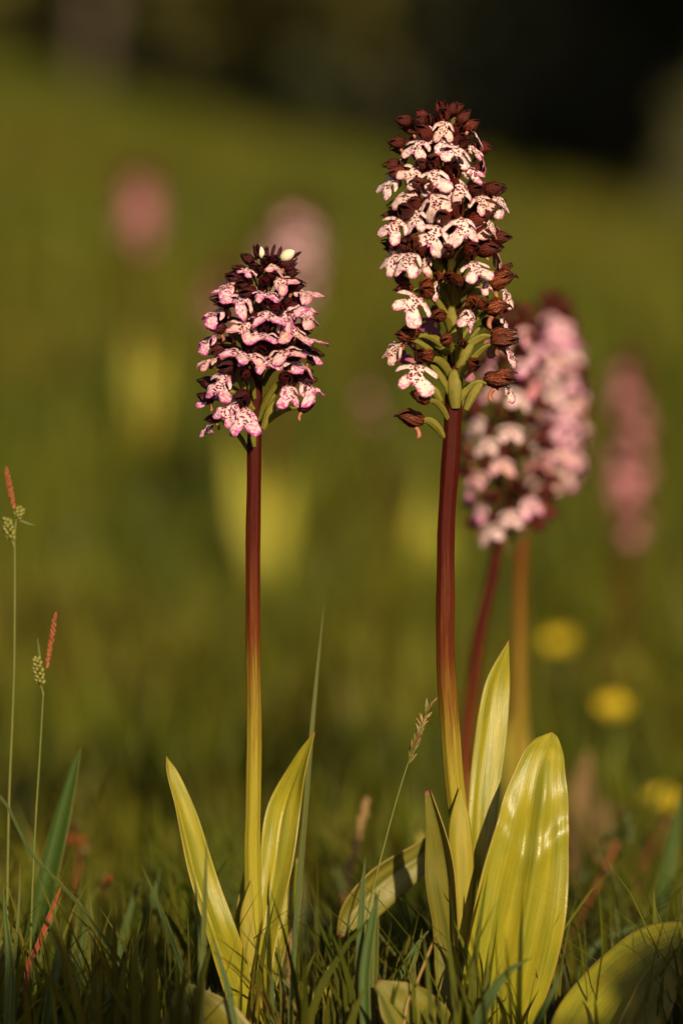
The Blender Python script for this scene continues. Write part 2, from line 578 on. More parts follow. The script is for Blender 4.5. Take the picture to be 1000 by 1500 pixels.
# ------------------------------------------------------------------ grass masses
def grass_mass(name, label, bx, by, n, h, w, seed, keep=None, tint=(0, 1), lean=.5, rows=5):
    rg = np.random.RandomState(seed)
    x = rg.uniform(bx[0], bx[1], n)
    y = rg.uniform(by[0], by[1], n)
    # tufts
    k = rg.rand(n) < .65
    nt_ = max(6, n // 22)
    tx, ty = rg.uniform(bx[0], bx[1], nt_), rg.uniform(by[0], by[1], nt_)
    ti = rg.randint(0, nt_, n)
    sp = (.012 + .02 * (by[1] > 4) + .05 * (by[1] > 7))
    x = np.where(k, tx[ti] + rg.normal(0, sp, n), x)
    y = np.where(k, ty[ti] + rg.normal(0, sp, n), y)
    if keep is not None:
        q = keep(x, y, rg)
        x, y, ti, k = x[q], y[q], ti[q], k[q]
        n = len(x)
    hh = h[0] + (h[1] - h[0]) * rg.beta(1.6, 2.6, n)
    ww = w * rg.uniform(.5, 1.3, n)
    az = rg.uniform(0, 2 * np.pi, n)
    ln = rg.uniform(.05, 1, n) * lean * hh
    face = rg.uniform(0, np.pi, n)
    z0 = gz_np(x, y) - .004
    tf = np.clip(rg.beta(1.7, 2.4, n), 0, 1) * (tint[1] - tint[0]) + tint[0]
    tt = rg.rand(nt_)
    tf = np.clip(np.where(k, tf * .5 + .5 * (tt[ti] * (tint[1] - tint[0]) + tint[0]) * .9, tf), 0, 1)
    V, A = [], []
    t = np.linspace(0, 1, rows)
    prof = np.array([.8, 1, .92, .62, 0]) if rows == 5 else np.array([.9, .9, 0])
    cx, sx = np.cos(face), np.sin(face)
    for i in range(rows):
        px = x + np.cos(az) * ln * t[i] ** 2
        py = y + np.sin(az) * ln * t[i] ** 2
        pz = z0 + hh * (t[i] - .25 * (ln / hh) ** 2 * t[i] ** 2)
        if i < rows - 1:
            d = ww * .5 * prof[i]
            V += [np.stack([px - cx * d, py - sx * d, pz], 1), np.stack([px + cx * d, py + sx * d, pz], 1)]
            A += [np.full(n, t[i])] * 2
        else:
            V.append(np.stack([px, py, pz], 1))
            A.append(np.full(n, 1.0))
    per = 2 * (rows - 1) + 1
    V = np.stack(V, 1).reshape(-1, 3)
    A = np.stack(A, 1).reshape(-1)
    base = (np.arange(n) * per)[:, None]
    quads = [base + np.array([2 * i, 2 * i + 1, 2 * i + 3, 2 * i + 2]) for i in range(rows - 2)]
    quads = np.concatenate(quads) if quads else np.zeros((0, 4), int)
    tris = base + np.array([2 * (rows - 2), 2 * (rows - 2) + 1, 2 * (rows - 1)])
    loops = np.concatenate([quads.ravel(), tris.ravel()])
    starts = np.concatenate([np.arange(len(quads)) * 4, len(quads) * 4 + np.arange(len(tris)) * 3])
    me = bpy.data.meshes.new(name)
    me.vertices.add(len(V))
    me.vertices.foreach_set('co', V.ravel())
    me.loops.add(len(loops))
    me.loops.foreach_set('vertex_index', loops.astype(np.int32))
    me.polygons.add(len(starts))
    me.polygons.foreach_set('loop_start', starts.astype(np.int32))
    a = me.attributes.new('tint', 'FLOAT', 'POINT')
    a.data.foreach_set('value', np.repeat(tf, per).astype(np.float32))
    a = me.attributes.new('along', 'FLOAT', 'POINT')
    a.data.foreach_set('value', A.astype(np.float32))
    me.update(calc_edges=True)
    me.validate()
    o = link(name, me, MAT['grass'])
    tag(o, label, 'grass', kind='stuff')
    return o


def in_view_front(x, y, rg):
    # short turf only between lens and flowers, so the view line stays clear
    return np.ones(len(x), bool)


grass_mass('grass', 'low green turf in shade in front of the orchids', (-.8, 1.0), (1.1, 2.06), 6500, (.010, .040), .003, 11, tint=(0, .4))
grass_mass('grass', 'dark green grass around the feet of the two sharp orchids', (-.6, .7), (2.1, 2.5), 1700, (.02, .11), .0042, 12, tint=(0, .45))
grass_mass('grass', 'fine bright grass blades tangled between the orchid leaves', (-.5, .6), (2.12, 2.5), 1500, (.03, .13), .0017, 22, tint=(.2, .8), lean=.9)
grass_mass('grass', 'scattered dead straw blades in the turf', (-.5, .6), (2.08, 2.7), 420, (.03, .10), .0022, 23, tint=(.88, 1), lean=1.1)
grass_mass('grass', 'soft green grass just behind the sharp orchids', (-.8, .9), (2.5, 3.4), 6500, (.03, .125), .0045, 13, tint=(0, .7))
grass_mass('grass', 'blurred olive meadow grass on the lower slope', (-1.3, 1.4), (3.4, 6.2), 26000, (.03, .14), .006, 14, tint=(.05, .9), rows=5)
grass_mass('grass', 'blurred straw and reddish stalks standing in the meadow', (-1.0, 1.1), (2.9, 6.0), 520, (.10, .24), .006, 24, tint=(.55, 1), lean=.35)
grass_mass('grass', 'blurred meadow grass on the upper slope', (-3.5, 3.5), (6.2, 15.5), 42000, (.05, .17), .014, 15, tint=(.1, .9), rows=3)
grass_mass('grass', 'meadow grass beside and behind the viewpoint', (-4.5, 4.8), (-2.5, 1.1), 9000, (.02, .08), .007, 16, rows=3)

# ------------------------------------------------------------------ lips and hoods (shared shape families)
HALF = [(1.3, 0), (1.9, 1.6), (3.8, 1.3), (7.0, 1.8), (9.6, 3.2), (10.6, 5.2), (9.8, 6.3), (7.6, 5.4), (4.8, 4.2), (3.2, 4.8),
        (3.4, 6.6), (5.4, 7.6), (8.2, 9.2), (9.9, 11.6), (9.8, 14.0), (8.2, 15.6), (5.6, 15.9), (3.2, 14.6), (1.2, 12.2), (.45, 11.6)]


def lip_mesh(seed, narrow=1.0, phi0=50, phi1=85, cup=.03, sidefall=0.0, ruffle=.5, asym=.5):
    rg = random.Random(seed)
    w = [narrow * rg.uniform(.92, 1.1), 0]
    side = [rg.uniform(-asym, asym) for _ in range(2)]
    spread = [rg.uniform(.6, 1.05) for _ in range(2)]
    lob = [rg.uniform(.72, 1.12) for _ in range(2)]
    pts = []
    for sgn, k in ((1, 0), (-1, 1)):
        half = []
        for i, (x, v) in enumerate(HALF):
            if 2 <= i <= 8:
                x2 = 2 + (x - 2) * spread[k]
                v2 = v + (x - 2) * .18 * side[k] + (1 - spread[k]) * (x - 2) * .9
            elif i >= 11:
                x2, v2 = x * lob[k], v * (1 + .10 * side[1 - k])
            else:
                x2, v2 = x, v
            half.append((sgn * x2 * w[0] + rg.uniform(-.12, .12), v2 + rg.uniform(-.15, .15)))
        pts.append(half)
    ctrl = pts[0] + [(rg.uniform(-.2, .2), 13.0 + rg.uniform(-.4, .4))] + pts[1][::-1]
    # smooth closed outline
    n = len(ctrl)
    out = []
    for i in range(n - 1):
        a, b, c, d = (Vector(ctrl[(i + q) % n]) for q in (-1, 0, 1, 2))
        if i == 0: a = 2 * b - c
        if i == n - 2: d = 2 * c - b
        for q in (0, .5):
            u = q
            p = .5 * ((2 * b) + (c - a) * u + (2 * a - 5 * b + 4 * c - d) * u * u + (3 * b - a - 3 * c + d) * u ** 3)
            if c.y > 9: p += Vector((rg.uniform(-.34, .34), rg.uniform(-.34, .34)))
            out.append(p)
    out.append(Vector(ctrl[-1]))

    def inside(p):
        c = False
        j = len(out) - 1
        for i in range(len(out)):
            a, b = out[i], out[j]
            if (a.y > p[1]) != (b.y > p[1]) and p[0] < (b.x - a.x) * (p[1] - a.y) / (b.y - a.y + 1e-12) + a.x:
                c = not c
            j = i
        return c

    def edist(p):
        best = 99
        for i in range(len(out)):
            a, b = out[i - 1], out[i]
            ab = b - a
            t = max(0, min(1, (Vector(p) - a).dot(ab) / (ab.length_squared + 1e-9)))
            best = min(best, (Vector(p) - a - ab * t).length)
        return best
    inner = []
    yy = .6
    row = 0
    while yy < 17:
        xx = -11.5 + (.55 if row % 2 else 0)
        while xx < 11.5:
            if inside((xx, yy)) and edist((xx, yy)) > .5:
                inner.append(Vector((xx, yy)))
            xx += 1.1
        yy += 1.0
        row += 1
    allp = out + inner
    res = geometry.delaunay_2d_cdt(allp, [], [list(range(len(out)))], 1, 1e-4)
    vs, fs = res[0], res[2]
    o1, o2 = rg.uniform(0, 50), rg.uniform(0, 50)
    tw = rg.uniform(-.03, .03)

    def to3(x, v):
        # arc in the yz plane (forward, down)
        k = v / 16
        steps = 8
        y = z = 0
        for i in range(steps):
            ph = R(phi0 + (phi1 - phi0) * (k * (i + .5) / steps))
            y += math.cos(ph) * v / steps
            z -= math.sin(ph) * v / steps
        ph = R(phi0 + (phi1 - phi0) * k)
        ny, nz = math.sin(ph), math.cos(ph)       # outward normal of the lip
        off = -cup * x * x + ruffle * (noise.noise(Vector((x * .23 + o1, v * .23, o2))) * 1.6 + noise.noise(Vector((x * .6, v * .6 + o1, o2))) * .5) + tw * x * v * .6
        if abs(x) < 2.5: off -= .45 * math.cos(x / 2.5 * math.pi / 2) * max(0, 1 - abs(v - 7) / 7)
        if v < 10 and abs(x) > 3: off += sidefall * (abs(x) - 3)
        sc = 1 - .02 * abs(x) * cup * 10
        return Vector((x * sc, y + ny * off, z + nz * off)) * .001
    me = bpy.data.meshes.new('lip')
    me.from_pydata([tuple(to3(p.x, p.y)) for p in vs], [], [tuple(f) for f in fs])
    uvl = me.uv_layers.new(name='UVMap')
    for lp in me.loops:
        p = vs[lp.vertex_index]
        uvl.data[lp.index].uv = (.5 + p.x / 22, p.y / 17)
    a = me.attributes.new('rim', 'FLOAT', 'POINT')
    for i, p in enumerate(vs):
        a.data[i].value = min(1, edist(p) / 1.7)
    return me, to3(0, 9)


def hood_mesh(seed, wilt=0.0, flare=1.0):
    rg = random.Random(seed)
    b = MB()
    L = rg.uniform(12, 14.5)
    Rm = rg.uniform(3.9, 4.7) * (1 - .12 * wilt)
    nu, ns = 10, 9
    for k, (th, hw, outw, ln) in enumerate(((90, 72, .25, 1.02), (205, 62, .0, .97), (-25, 62, .12, 1.0))):
        rows, uvr = [], []
        bend = rg.uniform(-.7, .35) * flare
        twist = rg.uniform(-14, 14)
        o = rg.uniform(0, 99)
        for i in range(nu + 1):
            u = i / nu
            r = Rm * (math.sin(math.pi * min(1, u * .93 + .02) ** .85) ** .66) + outw * (1 - u)
            r *= 1 - .5 * u * u
            h = R(hw) * (1 - max(0, (u - .45) / .55) ** 1.35 * .95)
            y = (-6.5 + L * u * ln)
            drop = -1.6 * (u ** 2.2) + bend * max(0, u - .72) * 6
            row, ur = [], []
            for j in range(ns + 1):
                s = -1 + 2 * j / ns
                a = R(th + twist * u) + s * h
                rr = r + .22 * math.cos(s * 10 + o) * (1 + wilt) + (.4 + wilt * .6) * noise.noise(Vector((s * 1.5 + o, u * 4, o))) + bend * max(0, u - .7) * 2.4
                row.append(Vector((rr * math.cos(a) * .92, y, rr * math.sin(a) + drop * (1 if th == 90 else .8) + .5)) * .001)
                ur.append((j / ns, u))
            rows.append(row)
            uvr.append(ur)
        b.grid(rows, uvr)
    return b.mesh('hood')


LIPS_PALE = [lip_mesh(100 + i, phi0=38 + 6 * (i % 3), phi1=80 + 5 * (i % 4), cup=[.015, .035, .06][i % 3], ruffle=.55, sidefall=[-.1, .15, .3][i % 3]) for i in range(9)]
LIPS_NARROW = [lip_mesh(140 + i, narrow=.55, phi0=35, phi1=75 + 8 * i, cup=.10, ruffle=.8, sidefall=-.3) for i in range(4)]
LIPS_FLAT = [lip_mesh(160 + i, narrow=1.0, phi0=4 + 7 * (i % 3), phi1=36 + 9 * (i % 3), cup=[.02, .035, .05][i % 3], ruffle=1.1, sidefall=[.05, .15, -.1][i % 3]) for i in range(9)]
LIPS_HANG = [lip_mesh(190 + i, narrow=.85, phi0=45, phi1=88, cup=.05, ruffle=.9, sidefall=[.3, -.2][i % 2]) for i in range(4)]
HOODS = [hood_mesh(300 + i) for i in range(8)]
HOODS_DRY = [hood_mesh(340 + i, wilt=1.0, flare=1.3) for i in range(6)]
for fam, m in ((LIPS_PALE, 'lip'), (LIPS_NARROW, 'lip'), (LIPS_FLAT, 'lip_pink'), (LIPS_HANG, 'lip_pink')):
    for me, _ in fam:
        me.materials.append(MAT[m])
for me in HOODS: me.materials.append(MAT['hood'])
for me in HOODS_DRY: me.materials.append(MAT['hood_dry'])
HOODS_FRESH = []
for me in HOODS:
    c = me.copy()
    c.materials.clear()
    c.materials.append(MAT['hood_dark'])
    HOODS_FRESH.append(c)


def variants(fam, mat):
    out = []
    for me, c in fam:
        q = me.copy()
        q.materials.clear()
        q.materials.append(MAT[mat])
        out.append((q, c))
    return out


LIPS_BACK = variants(LIPS_PALE, 'lip_back')
for fam in (LIPS_PALE, LIPS_NARROW, LIPS_FLAT, LIPS_HANG, LIPS_BACK):
    for me, _ in fam: me.name = 'lip'


def add_solid(o, t):
    m = o.modifiers.new('thickness', 'SOLIDIFY')
    m.thickness = t
    m.offset = 0
    return o


class Axis:
    """spike axis measured as (px, py, radius px) at distance Y"""
    def __init__(self, pts, Y):
        self.p = sorted(pts, key=lambda q: q[1])
        self.Y = Y
        self.ys = [q[1] for q in self.p]

    def x(self, py): return float(np.interp(py, self.ys, [q[0] for q in self.p]))
    def r(self, py): return float(np.interp(py, self.ys, [q[2] for q in self.p]))


def add_flower(root, ax, px, py, rg, lips, hoods, az=None, roll=0.0, tilt=0.0, size=1.0, rad=1.0, lip=True, hood=True,
               ovary=True, sag=0, hood_up=10, stem_drop=38, spur=True, ovr=1.0, hsize=1.0, asym=0):
    """one flower on the spike; px,py = where the middle of its lip (or of its hood) sits on the spike's outside"""
    Y = ax.Y
    axx, rr = ax.x(py), ax.r(py) * rad
    dx = px - axx
    if az is None:
        s = max(-1, min(1, dx / max(rr, abs(dx) + .01)))
        a = math.asin(s)
        depth = -math.cos(a) * rr
    else:
        a = R(az)
        depth = -math.cos(a) * rr
    m = Y / F
    target = at(px, py, Y) + Vector((0, depth * m, 0))
    fwd = Vector((math.sin(a), -math.cos(a), 0))
    up = Vector((0, 0, 1))
    rx = fwd.cross(up)
    base = Matrix((rx, fwd, up)).transposed()
    rot = base @ Matrix.Rotation(R(roll), 3, 'Y') @ Matrix.Rotation(R(tilt), 3, 'X')
    lm, lc = lips[rg.randrange(len(lips))]
    sc = size
    centre = (lc if lip else Vector((0, 1e-3, 2e-3))) * sc
    head = target - rot @ centre
    fl = empty('flower', head - root.location, root)
    fl.rotation_euler = rot.to_euler()
    if lip:
        o = link('lip', lm, None, fl)
        o.scale = (sc,) * 3
        o.rotation_euler = (R(rg.uniform(-6, 6)), 0, R(rg.uniform(-8, 8)))
        add_solid(o, .00035)
    if hood:
        h = link('hood', hoods[rg.randrange(len(hoods))], None, fl)
        h.location = (0, .001 * sc, .0034 * sc * hsize)
        h.rotation_euler = (R(hood_up + rg.uniform(-10, 10)), R(rg.uniform(-12, 12)), R(rg.uniform(-10, 10)))
        h.scale = (sc * hsize * rg.uniform(.9, 1.05),) * 3
        add_solid(h, .0003)
    if ovary:
        # twisted ovary from the stem to the back of the flower, built in the flower's own frame
        inv = rot.transposed()
        sp = at(ax.x(py + stem_drop), py + stem_drop, Y) + fwd * (10 * m)
        e = rot @ (Vector((0, -.0045, .002)) * sc) + head
        mid = sp.lerp(e, .5) + Vector((0, 0, .0035)) + fwd * .0015 * sag
        P = [sp, sp.lerp(mid, .45) + Vector((0, 0, .001)), mid, e.lerp(mid, .45) + Vector((0, 0, .001)), e]
        pts = [Vector(q) for q in catmull([tuple(inv @ (p - head)) for p in P], 9)]
        rad_ = [(.0007 + .0010 * math.sin(math.pi * min(1, i / 9 + .08)) ** .7) * sc * ovr for i in range(10)]
        b = MB()
        b.tube(pts, rad_, 12, ribs=3, ribamp=.26, twist=.3)
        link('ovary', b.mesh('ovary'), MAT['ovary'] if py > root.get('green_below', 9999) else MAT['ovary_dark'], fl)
    if spur:
        b = MB()
        P = [(0, -.001, -.001), (0, -.003, -.004), (rg.uniform(-.001, .001), -.0035, -.0075), (0, -.002, -.0095)]
        b.tube([Vector(q) * sc * .62 + Vector((0, -.001, .0)) for q in catmull(P, 6)], [.0011 * sc] * 5 + [.0009 * sc, .0005 * sc], 7)
        link('spur', b.mesh('spur'), MAT['spur'], fl)
    return fl


def rooted(P, W=None):
    """carry a path on down into the soil when its measured foot ends above the ground"""
    px, py, Y = P[0]
    w = at(px, py, Y)
    g = gz(w.x, w.y) - .006
    if w.z <= g + .004: return (P, W) if W is not None else P
    P = [(px + (P[0][0] - P[1][0]) * .25, 750 - (g - CAM_H) * F / Y, Y)] + list(P)
    return (P, [W[0]] + list(W)) if W is not None else P


def add_stem(root, P, widths, mat, v_of=None, seg=16, ribs=5):
    n = 70
    P, widths = rooted(P, widths)
    pts = world_path(P, n)
    w = [float(q[0]) for q in catmull([(x,) for x in widths], n)]
    # uv.y: 0 at the foot, 1 under the spike
    b = MB()
    Y = P[0][2]
    k = Y / F
    pts = [p + Vector((noise.noise(Vector((i * .16, P[0][0], 1))) * 3 * k, noise.noise(Vector((i * .16, 9, P[0][0]))) * 3 * k, 0)) for i, p in enumerate(pts)]
    b.tube(pts, [x / 2 * k * (1 + .07 * noise.noise(Vector((i * .35, P[0][0], 3)))) for i, x in enumerate(w)], seg * 2, ribs=ribs + 2, ribamp=.06, twist=.02)
    return link('stem', b.mesh('stem', root.location), mat, root)


def add_leaf(root, P, widths, mat, face=0, cup=.12, keel=.03, kx=0.0, wave=0.0, n=30, m=12, thick=.0005, name='leaf', crease=None, seed=0, label=None, clip=None):
    """a leaf from foot to tip; P = measured centre line, widths in photo px, face = turn about the centre line"""
    if root is None: P, widths = rooted(P, widths)
    pts = world_path(P, n)
    w = [max(0.0, float(q[0])) for q in catmull([(x,) for x in widths], n)]
    if not isinstance(face, (list, tuple)): face = [face, face]
    fa = [float(q[0]) for q in catmull([(x,) for x in face], n)]
    rows, uvr = [], []
    for i, p in enumerate(pts):
        T = (pts[min(n, i + 1)] - pts[max(0, i - 1)]).normalized()
        Nv = Vector((0, -1, 0))
        Nv = (Nv - T * Nv.dot(T)).normalized()
        Nv = Matrix.Rotation(R(fa[i]), 3, T) @ Nv
        S = T.cross(Nv).normalized()
        Yd = p.y
        w[i] *= 1 + .035 * noise.noise(Vector((i * 9.0 / n, seed * 1.7, 2)))
        wm = w[i] / F * Yd / 2 / max(.4, abs(math.cos(R(fa[i]))))
        t = i / n
        row, ur = [], []
        for j in range(m + 1):
            s = -1 + 2 * j / m
            off = cup * wm * 2 * (s * s - .4) + keel * wm * 2 * (-math.exp(-((s - kx) * 5) ** 2)) + wm * .16 * noise.noise(Vector((s * 2.6 + seed * 3.1, t * 1.2, 4.5))) * min(1, 2 * (1 - t)) + wm * .03 * math.cos(s * 8 + 1.3 * math.sin(t * 5 + seed)) * (1 - t * .5)
            off += wave * wm * (noise.noise(Vector((s * 1.3 + seed, t * 4.5, seed))) + .5 * abs(s) * math.sin(t * 17 + seed + s))
            if crease:
                for (tc, sc_, amp) in crease:
                    off += amp * wm * math.exp(-((t - tc + .03 * math.cos(s * 3)) / sc_) ** 2)
            row.append(p + S * (wm * s) + Nv * off)
            ur.append((j / m, t))
        rows.append(row)
        uvr.append(ur)
    b = MB()
    b.grid(rows, uvr)
    o = link(name, b.mesh(name, root.location if root else pts[0]), mat, root)
    if root is None: o.location = pts[0]
    add_solid(o, thick)
    if label: o['label'] = label
    return o


# ------------------------------------------------------------------ the two sharp orchids
YM = 2.2
rg = random.Random(5)

# --- main (right hand) orchid
main = empty('orchid', at(690, 1512, YM))
tag(main, 'tallest orchid in sharp focus, pale spotted lips, withered brown hoods below, large glossy leaf', 'orchid', 'lady orchids in the meadow')
main['green_below'] = 388
AX = Axis([(643, 150, 18), (645, 175, 42), (646, 210, 62), (648, 260, 78), (652, 340, 86), (660, 430, 88), (666, 520, 82), (662, 600, 76), (660, 640, 70)], YM)
add_stem(main, [(700, 1520, YM), (684, 1300, YM), (667, 1160, YM), (656, 1040, YM), (652, 900, YM), (655, 760, YM), (661, 640, YM), (666, 540, YM), (664, 440, YM), (656, 340, YM), (648, 240, YM), (644, 165, YM)],
         [22, 26, 28, 27, 26, 25, 26, 23, 20, 17, 13, 8], MAT['stem_b'])
# hand-placed flowers, (px, py of the lip's middle, roll, width factor, dict)
FRONT = [
    (648, 196, 2, .70, {}), (607, 224, 16, .76, {}), (667, 235, 26, .82, {}), (695, 228, -30, .6, {'az': 45, 'n': 1}),
    (597, 262, 40, .68, {'az': -38}), (565, 278, 30, .72, {'az': -62}), (634, 272, -12, .84, {}), (592, 301, 34, .84, {}),
    (637, 307, -24, .80, {}), (673, 284, -12, 1.0, {'az': 14, 'n': 1}), (691, 262, -52, .8, {'n': 1, 'az': 30}),
    (573, 342, 34, .86, {'az': -28}), (628, 356, 24, .94, {}), (677, 344, -8, .9, {}),
    (732, 305, -20, .74, {'az': 66}), (718, 340, 0, .66, {'az': 50}), (596, 393, 14, .9, {'az': -18}), (571, 388, 30, .82, {'az': -48}),
    (694, 404, -14, .78, {'az': 12}), (599, 455, 34, .92, {'az': -14}), (683, 473, 26, .86, {'az': 20, 'n': 1}),
    (572, 518, 38, .74, {'az': -46}), (605, 556, 16, .94, {'az': -14}), (620, 395, 5, .7, {'n': 1, 'rad': .8}),
    (632, 430, 10, .66, {'az': -22, 'n': 1, 'rad': .7}), (640, 322, 8, .7, {'rad': .8}), (604, 330, -10, .74, {'az': -30}), (655, 300, 20, .66, {'az': 0, 'rad': .85}), (706, 306, -16, .7, {'az': 40}), (712, 420, -20, .62, {'az': 50, 'n': 1}),
    (746, 436, -30, .8, {'az': 84, 'n': 1}), (749, 524, -34, .84, {'az': 84, 'n': 1}), (748, 574, -30, .76, {'az': 88, 'n': 1}), (742, 470, -30, .6, {'az': 100, 'n': 1}),
]
for (px, py, roll, sz, kw) in FRONT:
    late = py > 390
    fam = LIPS_NARROW if kw.get('n') else LIPS_PALE
    add_flower(main, AX, px, py, rg, fam, HOODS_DRY if late else HOODS, az=kw.get('az'), roll=-roll + rg.uniform(-6, 6), size=sz * 1.13, hsize=1.1, asym=1,
               rad=kw.get('rad', 1.0), hood_up=rg.uniform(8, 30), stem_drop=28, ovr=1.0)
# hoods without a lip towards the camera (side views and open gaps)
HOOD_SPOTS = [(738, 411, 80, 1.12), (728, 455, 72, 1.2), (738, 494, 84, 1.05), (729, 562, 76, 1.15), (693, 540, 20, 1.0), (600, 617, -78, 1.15),
              (622, 423, -30, .9), (598, 494, -50, 1.0), (622, 530, -25, 1.1), (668, 422, 5, 1.0), (712, 312, 60, 1.15), (705, 350, 50, 1.05), (716, 288, 70, 1.1),
              (700, 330, 40, 1.0), (712, 372, 62, 1.1), (704, 452, 40, 1.0), (655, 415, -4, 1.0), (640, 470, -20, .95), (654, 376, 0, 1.0), (690, 372, 30, 1.05), (618, 590, -35, .8),
              (650, 505, -12, .8), (676, 510, 10, .8), (590, 428, -60, .9), (612, 372, -25, .9), (572, 362, -80, .8), (572, 320, -80, .8), (572, 246, -75, .8), (580, 214, -70, .75), (590, 182, -60, .75)]
for (px, py, az, sz) in HOOD_SPOTS:
    add_flower(main, AX, px, py, rg, LIPS_BACK, HOODS_DRY if py > 380 else HOODS, az=az, lip=False, size=sz, rad=.95, hood_up=rg.uniform(0, 18), spur=abs(az) > 68,
               stem_drop=24, ovr=1.15 if py > 380 else 1)
# swollen ovaries standing against the stem, flowers long gone
for (x0, y0, x1, y1, w_, dy) in ((667, 598, 664, 544, 21, -13), (664, 505, 660, 452, 17, -12), (682, 600, 704, 562, 14, -6), (645, 588, 628, 566, 13, -8),
                                 (672, 540, 690, 505, 15, -10), (655, 520, 626, 494, 13, -8), (650, 425, 622, 400, 15, -12), (686, 440, 712, 420, 14, -8), (648, 555, 628, 528, 13, -9)):
    b = MB()
    A0, A1 = at(x0, y0, YM), at(x1, y1, YM)
    A0.y += dy * .00035; A1.y += (dy - 8) * .00035
    k = [A0.lerp(A1, i / 8) + Vector((0, 0, .0012 * math.sin(math.pi * i / 8))) for i in range(9)]
    b.tube(k, [w_ / 2 * .00035 * (.45 + .6 * math.sin(math.pi * min(1, (i + .8) / 9)) ** .8) for i in range(9)], 10, ribs=3, ribamp=.16, twist=.12)
    link('ovary', b.mesh('ovary', main.location), MAT['ovary'], main)


def fill(root, ax, y0, y1, step, rg, lips, hoods, used, phase=0, front_rad=.72, size=.9, lipchance=.7, toponly=0, clear=30, tilt_top=45, back=LIPS_BACK, ovary=True, cull=0):
    k = 0
    y = y0
    while y < y1:
        az = (phase + 137.5 * k) % 360
        if az > 180: az -= 360
        rr = ax.r(y)
        front = abs(az) < 60
        f = front_rad if front else .95
        px = ax.x(y) + math.sin(R(az)) * rr * f
        near = any(abs(px - u[0]) < clear and abs(y - u[1]) < clear * .8 for u in used) and abs(az) < 95
        k += 1
        y += step
        if cull and abs(az) > cull: continue
        tu = max(0, 1 - (y - y0) / 60.0)
        if near and tu <= 0:
            if abs(az) < 82 or rg.random() < .3: continue
            lp = False
            f *= .85
        else:
            lp = rg.random() < lipchance and tu < .35
        add_flower(root, ax, px, y, rg, lips if abs(az) < 100 else back, hoods, az=az, roll=rg.uniform(-20, 20), size=size * rg.uniform(.85, 1.1) * (1 - .25 * tu), rad=f,
                   lip=lp, hood_up=rg.uniform(0, 20) + tilt_top * tu, ovary=ovary and not (abs(az) > 120), spur=abs(az) < 110 and not front, stem_drop=30)


used = [(q[0], q[1]) for q in FRONT] + [(q[0], q[1]) for q in HOOD_SPOTS]
fill(main, AX, 158, 385, 4.2, rg, LIPS_PALE, HOODS, used, 20, lipchance=.6)
fill(main, AX, 385, 575, 13, rg, LIPS_PALE, HOODS_DRY, used, 100, lipchance=.7, clear=40)
for i in range(9):       # closing buds and hood tips at the very top
    a = i * 2.4
    add_flower(main, AX, 643 + 26 * math.sin(a), 162 + 10 * (i % 3), rg, LIPS_PALE, HOODS, az=math.degrees(a) % 360, lip=False, hood_up=rg.uniform(35, 70), size=.70, rad=.6, spur=False, stem_drop=20)

# leaves of the main orchid
add_leaf(main, [(725, 1530, 2.175), (738, 1440, 2.17), (762, 1320, 2.165), (781, 1200, 2.165), (791, 1132, 2.17), (800, 1100, 2.175), (806, 1082, 2.18), (808, 1073, 2.183)], [95, 126, 133, 104, 74, 52, 26, 2], MAT['leaf'],
         face=[12, 5, 0, -5], cup=.13, keel=-.07, kx=.22, wave=.14, n=60, m=36, crease=[(.385, .016, .13), (.43, .05, -.10), (.30, .05, -.06)], seed=3)
add_leaf(main, [(684, 1520, 2.185), (677, 1400, 2.185), (675, 1290, 2.184), (673, 1210, 2.185), (674, 1150, 2.19)], [20, 24, 36, 32, 0], MAT['leaf_yellow'], face=[0, -5, 5], cup=-.16, keel=0, wave=.05, n=40, seed=5)
add_leaf(main, [(698, 1520, 2.195), (694, 1380, 2.197), (703, 1220, 2.20), (714, 1110, 2.205), (726, 1010, 2.21), (745, 937, 2.21)], [26, 36, 42, 44, 40, 0], MAT['leaf'], face=[5, 10, 18, 20], cup=.14, keel=.05, wave=.16, n=44, m=14, seed=8)
add_leaf(main, [(688, 1500, 2.205), (688, 1300, 2.207), (693, 1200, 2.21), (694, 1112, 2.21)], [14, 20, 18, 0], MAT['leaf'], face=[20, 30, 35], cup=.2, wave=.1, n=30, seed=9)
add_leaf(main, [(672, 1530, 2.19), (662, 1430, 2.19), (656, 1330, 2.185), (645, 1240, 2.18), (627, 1158, 2.175)], [34, 34, 38, 34, 9], MAT['leaf_dark'], face=[-48, -50, -46, -30], cup=.3, keel=.05, wave=.1, n=40, m=14, seed=11)
add_leaf(main, [(676, 1520, 2.25), (668, 1330, 2.26), (652, 1236, 2.26), (608, 1262, 2.25), (556, 1300, 2.245), (520, 1336, 2.24), (496, 1372, 2.24)], [16, 22, 26, 46, 62, 46, 8], MAT['leaf_dark'], face=[0, 0, -10, -15, -15], cup=.16, keel=.10, wave=.25, n=44, m=16, seed=14)
add_leaf(main, [(672, 1590, 2.16), (630, 1540, 2.14), (592, 1480, 2.13), (552, 1437, 2.13)], [60, 100, 84, 6], MAT['leaf_dark'], face=[35, 30, 20], cup=.12, keel=.05, wave=.1, n=26, m=14, seed=17)

